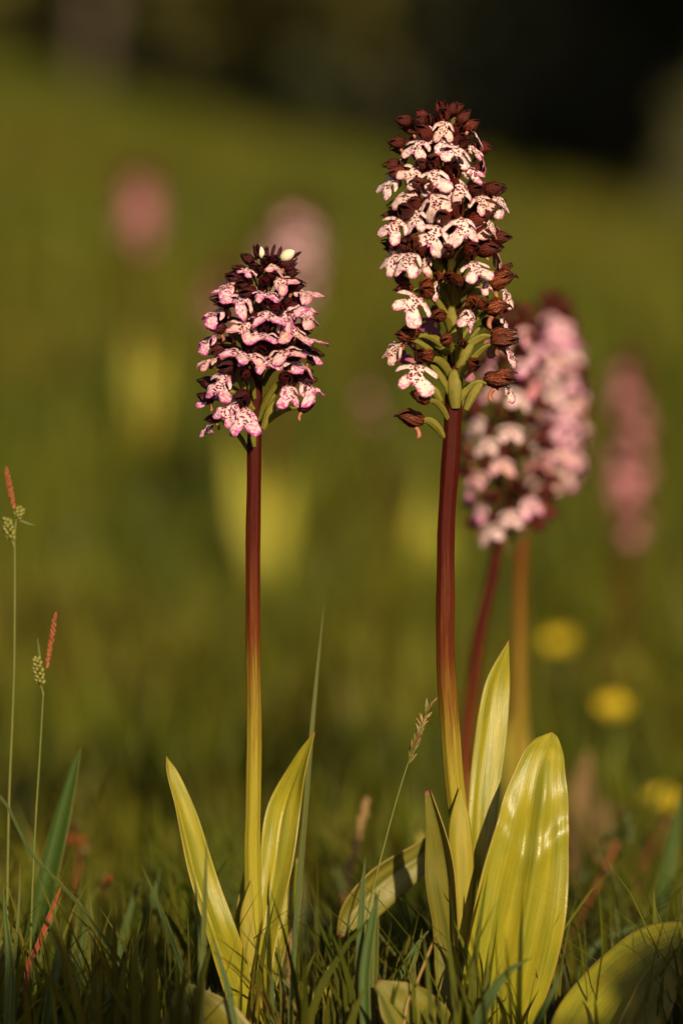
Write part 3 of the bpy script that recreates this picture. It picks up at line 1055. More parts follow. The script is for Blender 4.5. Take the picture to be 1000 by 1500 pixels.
# --- left orchid
left = empty('orchid', at(372, 1512, YM))
tag(left, 'shorter orchid in sharp focus on the left, fresh magenta-tinged lips, straight stem, two narrow leaves', 'orchid', 'lady orchids in the meadow')
left['green_below'] = 550
AL = Axis([(392, 362, 16), (388, 385, 38), (385, 420, 60), (384, 470, 76), (382, 530, 84), (376, 590, 84), (373, 635, 76)], YM)
add_stem(left, [(374, 1520, YM), (372, 1350, YM), (372, 1200, YM), (370, 1000, YM), (372, 820, YM), (374, 640, YM), (376, 540, YM), (384, 450, YM), (390, 380, YM)],
         [28, 26, 22, 21, 21, 20, 17, 13, 7], MAT['stem_a'])
FL = [(404, 398, 20, .62, {}), (418, 419, -38, .74, {}), (327, 425, 10, .75, {'az': -55}), (388, 433, 0, .82, {}), (450, 436, -10, .85, {'az': 58}),
      (348, 446, 28, .85, {'az': -30}), (313, 466, 8, .82, {'az': -66}), (394, 471, -4, .92, {}), (428, 470, -34, .9, {'n': 1, 'az': 20}), (452, 468, -18, .84, {'az': 60}),
      (356, 485, 30, .85, {'az': -20, 'n': 1}), (387, 497, 0, .92, {}), (433, 493, -8, .95, {'az': 26}), (455, 502, 4, .85, {'az': 52}), (303, 502, 5, .8, {'az': -80}),
      (349, 523, 20, .92, {'az': -22}), (369, 528, 0, .74, {}), (392, 531, 0, .92, {}), (420, 520, -8, 1.0, {'az': 18}), (445, 539, -4, .88, {'az': 44}),
      (301, 529, 8, .75, {'az': -72}), (459, 520, -14, .85, {'az': 86}), (320, 570, 8, .95, {'h': 1, 'az': -42}), (305, 582, 25, .82, {'az': -80}), (334, 607, 24, .9, {'h': 1, 'az': -26}),
      (359, 620, -10, 1.0, {'h': 1, 'az': -8}), (427, 582, -6, .8, {'h': 1, 'az': 30, 'n': 1}), (459, 570, -20, .9, {'az': 72}), (300, 627, 10, .6, {'az': -100}), (450, 455, 0, .7, {'az': 80}),
      (363, 400, 14, .5, {'az': -30}), (340, 408, 5, .5, {'az': -60})]
for (px, py, roll, sz, kw) in FL:
    fam = LIPS_HANG if (kw.get('h')) else LIPS_FLAT
    if kw.get('n') and not kw.get('h'): fam = [LIPS_FLAT[1], LIPS_FLAT[4]]
    f = add_flower(left, AL, px, py, rg, fam, HOODS_FRESH, az=kw.get('az'), roll=-roll * 1.2 + rg.uniform(-10, 10), size=sz * 1.06, hood_up=rg.uniform(-8, 14), stem_drop=26 if py < 560 else 34, ovr=1.05, tilt=0)
usedL = [(q[0], q[1]) for q in FL]
fill(left, AL, 384, 560, 4.6, rg, LIPS_FLAT, HOODS_FRESH, usedL, 70, lipchance=.4, clear=24, size=.86, tilt_top=30)
fill(left, AL, 560, 620, 13, rg, LIPS_HANG, HOODS_FRESH, usedL, 150, lipchance=.6, clear=24, size=.8)
for (x0, y0, x1, y1, w_) in ((384, 604, 408, 570, 15), (386, 628, 407, 588, 14), (368, 592, 336, 574, 10), (372, 600, 350, 590, 10)):
    b = MB()
    A0, A1 = at(x0, y0, YM), at(x1, y1, YM)
    A0.y -= .003; A1.y -= .008
    k = [A0.lerp(A1, i / 8) + Vector((0, 0, .0016 * math.sin(math.pi * i / 8))) for i in range(9)]
    b.tube(k, [w_ / 2 * .00035 * (.5 + .55 * math.sin(math.pi * min(1, (i + .8) / 9))) for i in range(9)], 10, ribs=3, ribamp=.14, twist=.12)
    link('ovary', b.mesh('ovary', left.location), MAT['ovary'], left)
for (px, py, L_, r_, d) in ((410, 382, 26, 8.5, (.8, -.2, .5)), (384, 380, 18, 5.0, (-.1, -.1, 1))):
    b = MB()
    b.blob(at(px, py, YM) + Vector((0, -.006, 0)), Vector(d), L_ * .00035, r_ * .00035, 10, 8, .6)
    o = link('bud', b.mesh('bud', left.location), MAT['bud'], left)
    for s in (-1, 1):
        b = MB()
        c = at(px + 4, py, YM) + Vector((s * .0030, -.004, 0))
        b.blob(c, Vector((d[0] + s * .5, .3, d[2] + .4)), .0085, .0011, 6, 5)
        link('sepal', b.mesh('sepal', left.location), MAT['hood_dark'], left)
for i, (px, py, az, up) in enumerate(((362, 382, -60, 40), (378, 372, -20, 70), (392, 384, 10, 30), (402, 392, 40, 20), (425, 392, 70, 20), (430, 402, 80, 5), (350, 398, -75, 15), (372, 394, -20, 50), (388, 372, 120, 70))):
    add_flower(left, AL, px, py, rg, LIPS_FLAT, HOODS_FRESH, az=az, lip=False, hood_up=up, size=.66, rad=.7, spur=False, stem_drop=22)

add_leaf(left, [(368, 1530, 2.19), (345, 1440, 2.185), (322, 1370, 2.18), (297, 1290, 2.18), (272, 1200, 2.18), (254, 1140, 2.18), (244, 1108, 2.185)], [30, 42, 43, 38, 28, 18, 0], MAT['leaf'],
         face=[20, 26, 36, 30], cup=.30, keel=.20, kx=-.15, wave=.22, n=50, m=16, seed=21)
add_leaf(left, [(374, 1530, 2.195), (380, 1430, 2.20), (392, 1340, 2.207), (407, 1260, 2.212), (419, 1180, 2.215), (442, 1115, 2.21), (461, 1072, 2.205)], [22, 33, 42, 50, 46, 22, 0], MAT['leaf'],
         face=[-2, -8, -16, -26], cup=.24, keel=.18, kx=-.2, wave=.3, n=50, m=16, seed=24)
add_leaf(left, [(366, 1500, 2.205), (356, 1420, 2.21), (351, 1350, 2.21), (357, 1278, 2.215)], [16, 18, 14, 0], MAT['leaf_yellow'], face=20, cup=.2, n=26, seed=25)
add_leaf(left, [(374, 1500, 2.195), (366, 1400, 2.192), (362, 1340, 2.192), (368, 1288, 2.193)], [26, 26, 20, 0], MAT['leaf_yellow'], face=5, cup=-.2, n=26, seed=26)
add_leaf(left, [(385, 1500, 2.24), (405, 1400, 2.25), (425, 1320, 2.26), (437, 1258, 2.26)], [16, 26, 24, 4], MAT['leaf'], face=-30, cup=.2, n=26, seed=27)
add_leaf(left, [(340, 1640, 2.17), (310, 1560, 2.14), (290, 1500, 2.13), (266, 1441, 2.13)], [120, 165, 132, 14], MAT['leaf_dark'], face=[-10, -8, 0], cup=.07, keel=.02, wave=.05, n=30, m=20, seed=29)


# ------------------------------------------------------------------ further orchids of the colony
def wild_orchid(Y, axis, stem_pts, stem_w, stem_mat, leaves, seed, label, step=6, size=.95, lips=None, hoods=None, solid=False, group='lady orchids in the meadow', lipchance=.9, ovary=True):
    r_ = random.Random(seed)
    bx, by = stem_pts[0][0], stem_pts[0][1]
    loc = at(bx, by, stem_pts[0][2])
    root = empty('orchid', loc)
    tag(root, label, 'orchid', group)
    A = Axis(axis, Y)
    add_stem(root, stem_pts, stem_w, MAT[stem_mat], seg=10)
    y0, y1 = A.ys[0] + 8, A.ys[-1]
    fill(root, A, y0, y1, step, r_, lips or LIPS_PALE, hoods or HOODS, [], seed * 31 % 360, front_rad=.95, size=size, lipchance=lipchance, ovary=ovary, cull=125, back=LIPS_PALE)
    for lf in leaves:
        add_leaf(root, lf[0], lf[1], MAT[lf[2]], face=lf[3], cup=.15, wave=.1, n=18, m=8, seed=seed)
    return root


DEEP = variants(LIPS_PALE, 'lip_deep')
MIXED = LIPS_PALE[:3] + variants(LIPS_PALE, 'lip_pink') + DEEP[:2]
YC = 2.5
wild_orchid(YC, [(756, 436, 8), (755, 470, 26), (748, 540, 48), (740, 620, 66), (742, 700, 72), (748, 780, 56)],
            [(672, 1370, YC), (680, 1120, YC), (700, 950, YC), (722, 830, YC), (738, 740, YC), (748, 640, YC), (756, 540, YC), (755, 440, YC)],
            [20, 19, 18, 17, 15, 12, 9, 6], 'stem_c',
            [([(672, 1370, YC), (650, 1280, YC), (610, 1220, YC)], [30, 50, 4], 'leaf', 20), ([(675, 1370, YC), (690, 1260, YC + .02), (700, 1190, YC + .02)], [30, 44, 4], 'leaf', -10)],
            41, 'slightly blurred orchid close behind the tall sharp one, leaning dark red stem', step=3.7, size=.92, lipchance=.62, lips=MIXED)
YD = 2.64
wild_orchid(YD, [(808, 420, 6), (811, 450, 22), (816, 510, 36), (818, 590, 46), (814, 660, 48), (800, 720, 34)],
            [(760, 1330, YD), (760, 1130, YD), (760, 940, YD), (764, 800, YD), (784, 740, YD), (806, 660, YD), (818, 560, YD), (816, 440, YD)],
            [24, 22, 19, 17, 14, 12, 9, 6], 'stem_d',
            [([(760, 1330, YD), (764, 1200, YD), (756, 1090, YD), (762, 1020, YD)], [34, 44, 38, 3], 'leaf_yellow', 10), ([(755, 1330, YD), (735, 1260, YD), (710, 1215, YD)], [30, 44, 3], 'leaf', 20)],
            43, 'blurred orchid right of the tall sharp one, rounded pink spike on a straight yellow stem', step=3.8, size=.95, lipchance=.8, lips=MIXED)
YE = 3.75
wild_orchid(YE, [(920, 500, 5), (920, 540, 20), (922, 640, 30), (920, 730, 30), (918, 785, 20)],
            [(905, 1085, YE), (908, 950, YE), (914, 820, YE), (920, 700, YE), (920, 520, YE)], [13, 12, 12, 9, 6], 'stem_c',
            [([(905, 1085, YE), (885, 1010, YE), (870, 960, YE)], [20, 30, 3], 'leaf', 10), ([(905, 1085, YE), (925, 1000, YE), (935, 950, YE)], [20, 28, 3], 'leaf', 0)],
            47, 'strongly blurred reddish orchid spike at the right edge', step=3.6, size=1.0, lips=DEEP, lipchance=.5)
YG = 5.1
wild_orchid(YG, [(202, 225, 6), (202, 250, 22), (204, 300, 28), (202, 350, 20)],
            [(212, 655, YG), (210, 520, YG), (204, 400, YG), (202, 300, YG), (202, 230, YG)], [9, 8, 8, 6, 4], 'stem_c',
            [([(212, 655, YG), (200, 560, YG), (196, 480, YG)], [16, 24, 3], 'leaf_bg', 0), ([(212, 655, YG), (228, 570, YG), (236, 500, YG)], [16, 24, 3], 'leaf_bg', 0), ([(214, 655, YG), (216, 600, YG), (218, 540, YG)], [16, 24, 3], 'leaf_bg', 10)],
            51, 'farthest pink orchid blur at upper left', step=3.2, size=1.25, lips=DEEP, lipchance=.65, ovary=False)
YH = 4.4
wild_orchid(YH, [(434, 280, 8), (432, 310, 30), (424, 370, 46), (412, 430, 48), (404, 470, 34)],
            [(385, 870, YH), (390, 760, YH), (402, 600, YH), (418, 470, YH), (430, 370, YH), (432, 290, YH)], [11, 10, 10, 9, 7, 4], 'stem_d',
            [([(385, 870, YH), (368, 790, YH), (352, 710, YH), (338, 630, YH)], [24, 36, 30, 3], 'leaf_bg', 0), ([(388, 870, YH), (404, 820, YH), (416, 760, YH), (424, 690, YH)], [24, 36, 30, 3], 'leaf_bg', 0),
             ([(388, 870, YH), (386, 810, YH), (384, 750, YH), (380, 680, YH)], [22, 32, 26, 3], 'leaf_bg', 0)],
            53, 'blurred pale pink orchid directly behind the shorter sharp orchid', step=4, size=1.3, lipchance=.95, ovary=False, lips=MIXED)
wild_orchid(4.5, [(348, 360, 8), (340, 390, 26), (330, 430, 32), (326, 470, 22)],
            [(345, 900, 4.5), (340, 700, 4.5), (330, 500, 4.5), (330, 380, 4.5)], [8, 8, 7, 4], 'stem_c',
            [([(345, 900, 4.5), (335, 840, 4.5), (325, 780, 4.5)], [20, 26, 3], 'leaf', 0)],
            57, 'faint orchid blur left of the shorter sharp spike', step=4, size=1.1, lipchance=.8, ovary=False, lips=DEEP)
wild_orchid(4.3, [(540, 515, 6), (540, 540, 20), (540, 580, 24), (540, 610, 16)],
            [(610, 900, 4.3), (590, 800, 4.3), (560, 690, 4.3), (540, 610, 4.3), (540, 520, 4.3)], [9, 8, 8, 6, 4], 'stem_c',
            [([(612, 900, 4.3), (612, 840, 4.3), (614, 780, 4.3), (620, 700, 4.3)], [24, 36, 30, 3], 'leaf_bg', 0), ([(612, 900, 4.3), (640, 820, 4.3), (648, 760, 4.3)], [30, 40, 3], 'leaf_bg', 0)],
            59, 'faint dull purple orchid blur between the two sharp spikes', step=10, size=.85, lips=LIPS_BACK, hoods=HOODS_FRESH, lipchance=.5, ovary=False)


# ------------------------------------------------------------------ leaf rosette at the lower right edge
ros = empty('orchid_rosette', at(890, 1600, 2.22))
tag(ros, 'broad folded olive leaf of a flowerless plant in the bottom right corner', 'plant')
add_leaf(ros, [(815, 1580, 2.13), (870, 1490, 2.15), (935, 1420, 2.18), (1000, 1385, 2.21), (1070, 1370, 2.25)], [70, 105, 96, 80, 4], MAT['leaf'], face=[-12, -20, -25], cup=-.12, keel=0, wave=.12, n=34, m=16, seed=31)
add_leaf(ros, [(900, 1590, 2.12), (935, 1510, 2.13), (968, 1440, 2.16), (1010, 1380, 2.20)], [60, 74, 60, 6], MAT['leaf_dark'], face=[20, 24, 20], cup=.10, keel=.02, wave=.1, n=30, m=14, seed=33)

# pale leaf pair low between the two sharp orchids
low = empty('orchid_rosette', at(440, 1560, 2.34))
tag(low, 'low pale green leaves striped by shadows between the two sharp orchids', 'plant')
add_leaf(low, [(420, 1560, 2.32), (430, 1480, 2.33), (465, 1420, 2.35), (505, 1380, 2.37)], [20, 34, 30, 3], MAT['leaf'], face=[20, 10], cup=.12, n=24, seed=35)
add_leaf(low, [(430, 1560, 2.30), (452, 1500, 2.31), (476, 1445, 2.32), (492, 1400, 2.33)], [20, 26, 24, 3], MAT['leaf'], face=[0, -10], cup=.12, n=24, seed=36)
add_leaf(low, [(440, 1560, 2.34), (480, 1480, 2.36), (520, 1420, 2.38), (560, 1370, 2.4)], [20, 30, 26, 3], MAT['leaf_dark'], face=[10, 10], cup=.12, n=24, seed=37)


# ------------------------------------------------------------------ sedges, seed heads
def scale_spike(b, p0, p1, r, n, L, sr, rg, splay=.35, k=.6):
    d = (p1 - p0)
    dn = d.normalized()
    a = Vector((0, 1, 0)).cross(dn).normalized()
    c = dn.cross(a)
    for i in range(n):
        u = (i + .5) / n
        th = i * 2.4 + rg.uniform(-.2, .2)
        o = a * math.cos(th) + c * math.sin(th)
        rr = r * math.sin(math.pi * min(.98, u * .9 + .1)) ** k
        b.blob(p0 + d * u + o * rr * .45, dn + o * splay, L * rg.uniform(.85, 1.1), sr, 5, 4, .7)


def sedge(label, Y, stem, w, male, females, bract, seed):
    r_ = random.Random(seed)
    root = empty('sedge', at(*stem[0]))
    tag(root, label, 'sedge', 'flowering sedges at the left edge')
    b = MB()
    pts = world_path(rooted(stem), 30)
    b.tube(pts, [w / 2 * Y / F * (1 - .3 * i / 30) for i in range(31)], 6)
    link('stem', b.mesh('stem', root.location), MAT['sedge_stem'], root)
    m = Y / F
    b = MB()
    p0, p1 = at(*male[0], Y), at(*male[1], Y)
    b.tube([p0.lerp(p1, i / 6) for i in range(7)], [male[2] * .28 * m * (1 - .8 * i / 6) for i in range(7)], 6)
    scale_spike(b, p0, p0.lerp(p1, .93), male[2] * .5 * m, 46, 8 * m, 1.5 * m, r_, .16, .5)
    link('male_spike', b.mesh('male_spike', root.location), MAT['sedge_orange'], root)
    for (x0, y0, x1, y1, rr, n) in females:
        b = MB()
        scale_spike(b, at(x0, y0, Y), at(x1, y1, Y), rr * m, n, 8.5 * m, 3.2 * m, r_, .95)
        f = link('female_spike', b.mesh('female_spike', root.location), MAT['sedge_green'], root)
        b = MB()
        scale_spike(b, at(x0, y0, Y), at(x1, y1, Y), rr * .9 * m, n, 6 * m, 1.6 * m, r_, .9)
        g = link('scale_cluster', b.mesh('scale_cluster', (0, 0, 0)), MAT['sedge_brown'], f)
        g.location = -root.location
        b = MB()
        s0 = at(*[q for q in stem[-1][:2]], Y)
        b.tube([s0 + Vector((0, 0, -.002)), s0.lerp(at(x0, y0, Y), .6), at(x0, y0, Y)], [1.6 * m, 1.4 * m, 1.2 * m], 5)
        link('spike_stalk', b.mesh('spike_stalk', root.location), MAT['sedge_stem'], root)
    add_leaf(root, [(q[0], q[1], Y) for q in bract], [4, 4, 1], MAT['blade_olive'], name='bract', n=10, m=2, thick=.0002)
    return root


sedge('taller sedge at the left edge, orange spike above a round green spikelet', 2.24,
      [(10, 1440, 2.24), (13, 1200, 2.24), (21, 980, 2.24), (22, 820, 2.24), (21, 795, 2.24)], 4.5,
      ((21, 745), (9, 685), 12), [(17, 792, 11, 762, 7, 26), (24, 760, 30, 746, 5, 16)], [(28, 762), (40, 767), (53, 770)], 71)
sedge('shorter sedge with orange spike beside a yellow-tipped green spikelet', 2.23,
      [(44, 1430, 2.23), (50, 1250, 2.23), (59, 1100, 2.23), (63, 1030, 2.23), (64, 1014, 2.23)], 3.6,
      ((69, 978), (82, 896), 10), [(60, 1004, 54, 966, 7, 28)], [(60, 990), (58, 960), (55, 934)], 73)
# stalk between fork and the orange spike of the shorter sedge
# delicate grass head by the main orchid
gh = empty('grass_seed_head', at(520, 1480, 2.2))
tag(gh, 'slender grass stalk with a fine green and straw seed head left of the tallest orchid', 'grass stalk')
b = MB()
GP = [(515, 1480, 2.19), (540, 1330, 2.19), (566, 1225, 2.19), (584, 1160, 2.19), (600, 1110, 2.19), (614, 1072, 2.19), (626, 1040, 2.19)]
gp = world_path(GP, 40)
foot = Vector((gp[0].x - .004, gp[0].y, gz(gp[0].x, gp[0].y) - .004))
b.tube([foot] + gp, [.0006] + [.0006 - .0003 * i / 40 for i in range(41)], 5)
link('stem', b.mesh('stem', gh.location), MAT['sedge_stem'], gh)
r_ = random.Random(77)
for i in range(17):
    u = .62 + .38 * (i + .5) / 17
    p = gp[min(40, int(u * 40))]
    d = (gp[min(40, int(u * 40) + 1)] - gp[int(u * 40) - 1]).normalized()
    s = (-1) ** i
    b = MB()
    green = i < 8 or i > 14
    nsub = 3 if green else 2
    for k in range(nsub):
        sp = r_.uniform(.15, .4) if green else r_.uniform(.2, 1.2)
        dd = d + Vector((s * sp, r_.uniform(-.3, .3), r_.uniform(-.2, .2)))
        b.blob(p + d * k * .0012, dd, (.0078 if green else .005) * r_.uniform(.8, 1.1), .0009 if green else .0004, 6, 5)
    link('spikelet', b.mesh('spikelet', gh.location), MAT['seed_mix'] if green else MAT['seed_straw'], gh)

# dry brown beaded stalk, soft, behind
ds = empty('dry_stalk', at(498, 1420, 2.42))
tag(ds, 'dry brown beaded seed stalk, soft, just behind the thin seed head', 'dry stalk')
b = MB()
dp = world_path([(498, 1420, 2.42), (508, 1310, 2.42), (520, 1245, 2.42), (537, 1180, 2.42)], 30)
b.tube([Vector((dp[0].x, dp[0].y, -.01))] + dp, [.0009] * 32, 5)
for i in range(8, 31):
    b.blob(dp[i] + Vector((r_.uniform(-.001, .001), 0, 0)), Vector((r_.uniform(-.4, .4), -.2, 1)), .005, .0022, 6, 4)
link('seed_spike', b.mesh('seed_spike', ds.location), MAT['seed_straw'], ds)
ds2 = empty('dry_stalk', at(425, 1480, 2.3))
tag(ds2, 'thin beaded straw-coloured stalk right of the shorter orchid stem base', 'dry stalk')
b = MB()
dp = world_path([(422, 1500, 2.3), (424, 1420, 2.3), (426, 1340, 2.3)], 24)
b.tube(dp, [.0006] * 25, 5)
for i in range(3, 25):
    b.blob(dp[i], Vector((r_.uniform(-.5, .5), -.2, 1)), .003, .0013, 6, 4)
link('seed_spike', b.mesh('seed_spike', ds2.location), MAT['seed_straw'], ds2)

# ------------------------------------------------------------------ single grass blades one can point at
BL = [
    ([(22, 1520, 2.27), (48, 1400, 2.27), (78, 1260, 2.27), (104, 1150, 2.27), (119, 1093, 2.27)], [26, 30, 30, 18, 0], 'blade', 'broad green grass blade rising left of the shorter orchid, tallest of the broad ones'),
    ([(-12, 1180, 2.15), (50, 1255, 2.15), (120, 1330, 2.15), (185, 1420, 2.15), (260, 1530, 2.15)], [4, 5, 5, 5, 4], 'blade', 'long thin dark grass blade slanting down across the lower left corner'),
    ([(40, 1425, 2.21), (56, 1385, 2.21), (74, 1340, 2.21), (94, 1288, 2.21)], [8, 8, 7, 0], 'blade_red', 'orange-red dying grass blade in the lower left corner'),
    ([(34, 1500, 2.215), (50, 1410, 2.215), (74, 1350, 2.215), (92, 1310, 2.215)], [10, 10, 7, 0], 'blade_olive', 'olive grass blade lying along the orange-red one'),
    ([(66, 1520, 2.15), (76, 1450, 2.15), (86, 1395, 2.15), (90, 1343, 2.15)], [15, 15, 10, 0], 'blade', 'sharp short dark blade with a pale tip near the bottom left'),
    ([(16, 1460, 2.16), (24, 1380, 2.16), (29, 1310, 2.16), (30, 1256, 2.16)], [4, 4, 3, 0], 'blade_olive', 'hair-thin upright blade left of the broad green one'),
    ([(14, 1480, 2.16), (16, 1420, 2.16), (8, 1340, 2.16), (4, 1294, 2.16)], [16, 13, 6, 0], 'blade', 'pointed green blade hugging the left border'),
    ([(296, 1540, 2.13), (270, 1430, 2.13), (238, 1340, 2.13), (207, 1267, 2.13)], [9, 9, 7, 0], 'blade', 'arched blade leaning left in front of the round bottom leaf'),
    ([(292, 1540, 2.12), (296, 1430, 2.12), (300, 1320, 2.12), (303, 1220, 2.12)], [11, 10, 7, 0], 'blade_olive', 'upright blade crossing the left orchid leaf'),
    ([(289, 1540, 2.14), (291, 1420, 2.14), (288, 1330, 2.14), (284, 1273, 2.14)], [4, 4, 4, 0], 'blade', 'needle-thin blade beside the left orchid leaf'),
    ([(350, 1530, 2.12), (334, 1450, 2.12), (320, 1400, 2.12), (309, 1363, 2.12)], [8, 8, 5, 0], 'blade', 'short blade leaning over the foot of the left orchid leaf'),
    ([(425, 1520, 2.23), (436, 1330, 2.24), (450, 1150, 2.24), (462, 1010, 2.24), (476, 868, 2.24)], [8, 8, 7, 5, 0], 'blade_olive', 'very tall thin grey-green blade right of the shorter orchid'),
    ([(424, 1520, 2.14), (430, 1400, 2.14), (437, 1290, 2.14), (441, 1204, 2.14)], [6, 6, 4, 0], 'blade', 'thin deep green blade in front of the tall grey-green one'),
    ([(524, 1530, 2.15), (526, 1420, 2.15), (530, 1320, 2.15), (535, 1252, 2.15)], [13, 12, 9, 0], 'blade', 'green blade pointing straight up left of the arching orchid leaf'),
    ([(536, 1520, 2.14), (534, 1430, 2.14), (545, 1350, 2.14), (556, 1302, 2.14)], [16, 17, 12, 0], 'blade', 'broad bent blade beneath the thin seed head'),
    ([(546, 1480, 2.145), (549, 1400, 2.145), (550, 1340, 2.145), (550, 1300, 2.145)], [9, 10, 9, 0], 'blade_olive', 'narrow upright blade under the arching orchid leaf'),
    ([(572, 1480, 2.2), (590, 1420, 2.2), (610, 1385, 2.2), (634, 1356, 2.2)], [9, 8, 6, 0], 'blade', 'curved blade reaching right under the arching orchid leaf'),
    ([(590, 1480, 2.2), (600, 1430, 2.2), (612, 1390, 2.2), (618, 1360, 2.2)], [7, 7, 5, 0], 'blade_olive', 'slim pale blade crossing behind the curved one'),
    ([(594, 1480, 2.13), (610, 1440, 2.13), (626, 1400, 2.13), (637, 1371, 2.13)], [3, 3, 3, 1], 'blade_straw', 'hair-thin golden stalk above the dark bottom leaf'),
    ([(686, 1540, 2.10), (712, 1470, 2.10), (742, 1425, 2.10), (782, 1400, 2.10)], [22, 17, 10, 0], 'blade', 'dark curved blade in front of the big glossy leaf'),
    ([(772, 1540, 2.12), (790, 1490, 2.12), (810, 1450, 2.12), (829, 1411, 2.12)], [14, 12, 6, 0], 'blade', 'short blade with pale tip at the right foot of the big glossy leaf'),
    ([(190, 1520, 2.32), (200, 1420, 2.32), (218, 1340, 2.32), (236, 1270, 2.32)], [22, 20, 14, 0], 'blade', 'soft broad blade behind the long slanting one'),
    ([(166, 1500, 2.3), (172, 1420, 2.3), (186, 1350, 2.3), (204, 1292, 2.3)], [10, 11, 10, 3], 'blade', 'soft narrow blade with a blunt tip left of the soft broad one'),
    ([(208, 1530, 2.18), (212, 1470, 2.18), (216, 1420, 2.18), (217, 1385, 2.18)], [13, 12, 8, 0], 'blade', 'short stout blade beside the round bottom leaf'),
    ([(88, 1540, 2.22), (98, 1460, 2.22), (108, 1400, 2.22), (112, 1350, 2.22)], [9, 9, 6, 0], 'blade_olive', 'olive blade between the pale-tipped blade and the slanting one'),
    ([(106, 1530, 2.26), (116, 1430, 2.26), (124, 1360, 2.26), (127, 1318, 2.26)], [9, 9, 7, 0], 'blade', 'slim upright blade right of the pale-tipped one'),
    ([(120, 1520, 2.15), (140, 1492, 2.15), (160, 1470, 2.15), (184, 1452, 2.15)], [10, 11, 8, 0], 'blade', 'low blade pointing right along the bottom edge'),
    ([(955, 1430, 2.45), (968, 1330, 2.45), (985, 1230, 2.45), (1000, 1150, 2.45)], [20, 22, 18, 0], 'blade', 'soft broad blade at the right border above the folded leaf'),
    ([(900, 1420, 2.38), (903, 1390, 2.38), (903, 1350, 2.38), (902, 1325, 2.38)], [6, 6, 5, 0], 'blade_olive', 'soft short upright blade behind the folded leaf'),
    ([(850, 1420, 2.36), (880, 1378, 2.36), (920, 1362, 2.36), (956, 1348, 2.36)], [8, 8, 6, 0], 'blade', 'soft blade lying nearly flat behind the folded leaf'),
    ([(428, 1510, 2.2), (430, 1460, 2.2), (419, 1440, 2.2), (398, 1425, 2.2)], [6, 5, 4, 0], 'blade', 'small blade curling left at the foot of the shorter orchid'),
    ([(398, 1540, 2.16), (399, 1480, 2.16), (399, 1440, 2.16), (398, 1422, 2.16)], [6, 6, 4, 0], 'blade', 'short spike-like blade right of the shorter orchid foot'),
]
for i, (P, W, mt, lab) in enumerate(BL):
    o = add_leaf(None, P, W, MAT[mt], face=[(i * 37) % 50 - 25, (i * 53) % 60 - 30], cup=.15, keel=.06, wave=.05, n=24, m=4, thick=.00022, name='grass_shoot', seed=i)
    tag(o, lab, 'grass', 'single grass blades between the orchids')


# ------------------------------------------------------------------ small herbs
def herb(label, P, w, leaves, seed, mat='red_stem', group='red-stemmed herbs on the right'):
    r_ = random.Random(seed)
    root = empty('herb', at(*P[0]))
    tag(root, label, 'herb', group)
    b = MB()
    pts = world_path(rooted(P), 16)
    Y = P[0][2]
    b.tube(pts, [w / 2 * Y / F * (1 - .4 * i / 16) for i in range(17)], 7)
    link('stem', b.mesh('stem', root.location), MAT[mat], root)
    for (x0, y0, x1, y1, ww, mt) in leaves:
        mx, my = (x0 + x1) / 2, (y0 + y1) / 2 - 8
        add_leaf(root, [(x0, y0, Y), (mx, my, Y - .01), (x1, y1, Y)], [3, ww, 1], MAT[mt], face=r_.uniform(-40, 40), n=12, m=6, seed=seed)
    return root


herb('herb with a bright red stem leaning right of the big glossy leaf', [(834, 1386, 2.47), (855, 1335, 2.47), (885, 1275, 2.47), (905, 1228, 2.47), (915, 1195, 2.47)], 9,
     [(905, 1228, 940, 1215, 10, 'herb_leaf'), (905, 1225, 930, 1190, 9, 'herb_leaf'), (900, 1230, 945, 1240, 12, 'herb_leaf'), (912, 1198, 906, 1182, 6, 'tan'),
      (880, 1280, 925, 1330, 12, 'herb_leaf'), (878, 1285, 905, 1278, 8, 'tan'), (870, 1300, 838, 1280, 12, 'herb_leaf'), (865, 1310, 915, 1350, 12, 'herb_leaf'),
      (885, 1272, 862, 1258, 8, 'tan'), (855, 1330, 890, 1375, 12, 'herb_leaf'), (850, 1340, 835, 1310, 10, 'herb_leaf'), (908, 1222, 880, 1236, 9, 'herb_leaf')], 81)
herb('blurred orange-stemmed herb near the right border below a yellow flower', [(925, 1310, 2.75), (942, 1270, 2.75), (960, 1235, 2.75), (985, 1205, 2.75)], 12,
     [(960, 1235, 1000, 1225, 12, 'herb_leaf'), (940, 1275, 915, 1255, 10, 'tan'), (975, 1220, 960, 1190, 10, 'tan')], 83, 'red_stem')
herb('tiny reddish herb glowing in the shade at lower left', [(112, 1300, 2.5), (116, 1262, 2.5), (108, 1225, 2.5)], 6,
     [(116, 1262, 135, 1245, 10, 'tan'), (110, 1240, 92, 1228, 10, 'blade_red'), (110, 1250, 130, 1228, 9, 'blade_red'), (108, 1225, 118, 1208, 9, 'tan')], 85, 'red_stem', 'small reddish herbs')
herb('low orange sprig in the grass left of the round bottom leaf', [(148, 1340, 2.4), (152, 1315, 2.4), (156, 1295, 2.4)], 4,
     [(156, 1300, 166, 1290, 8, 'blade_red'), (154, 1305, 144, 1298, 8, 'blade_red'), (156, 1296, 160, 1285, 6, 'blade_red')], 87, 'red_stem', 'small reddish herbs')
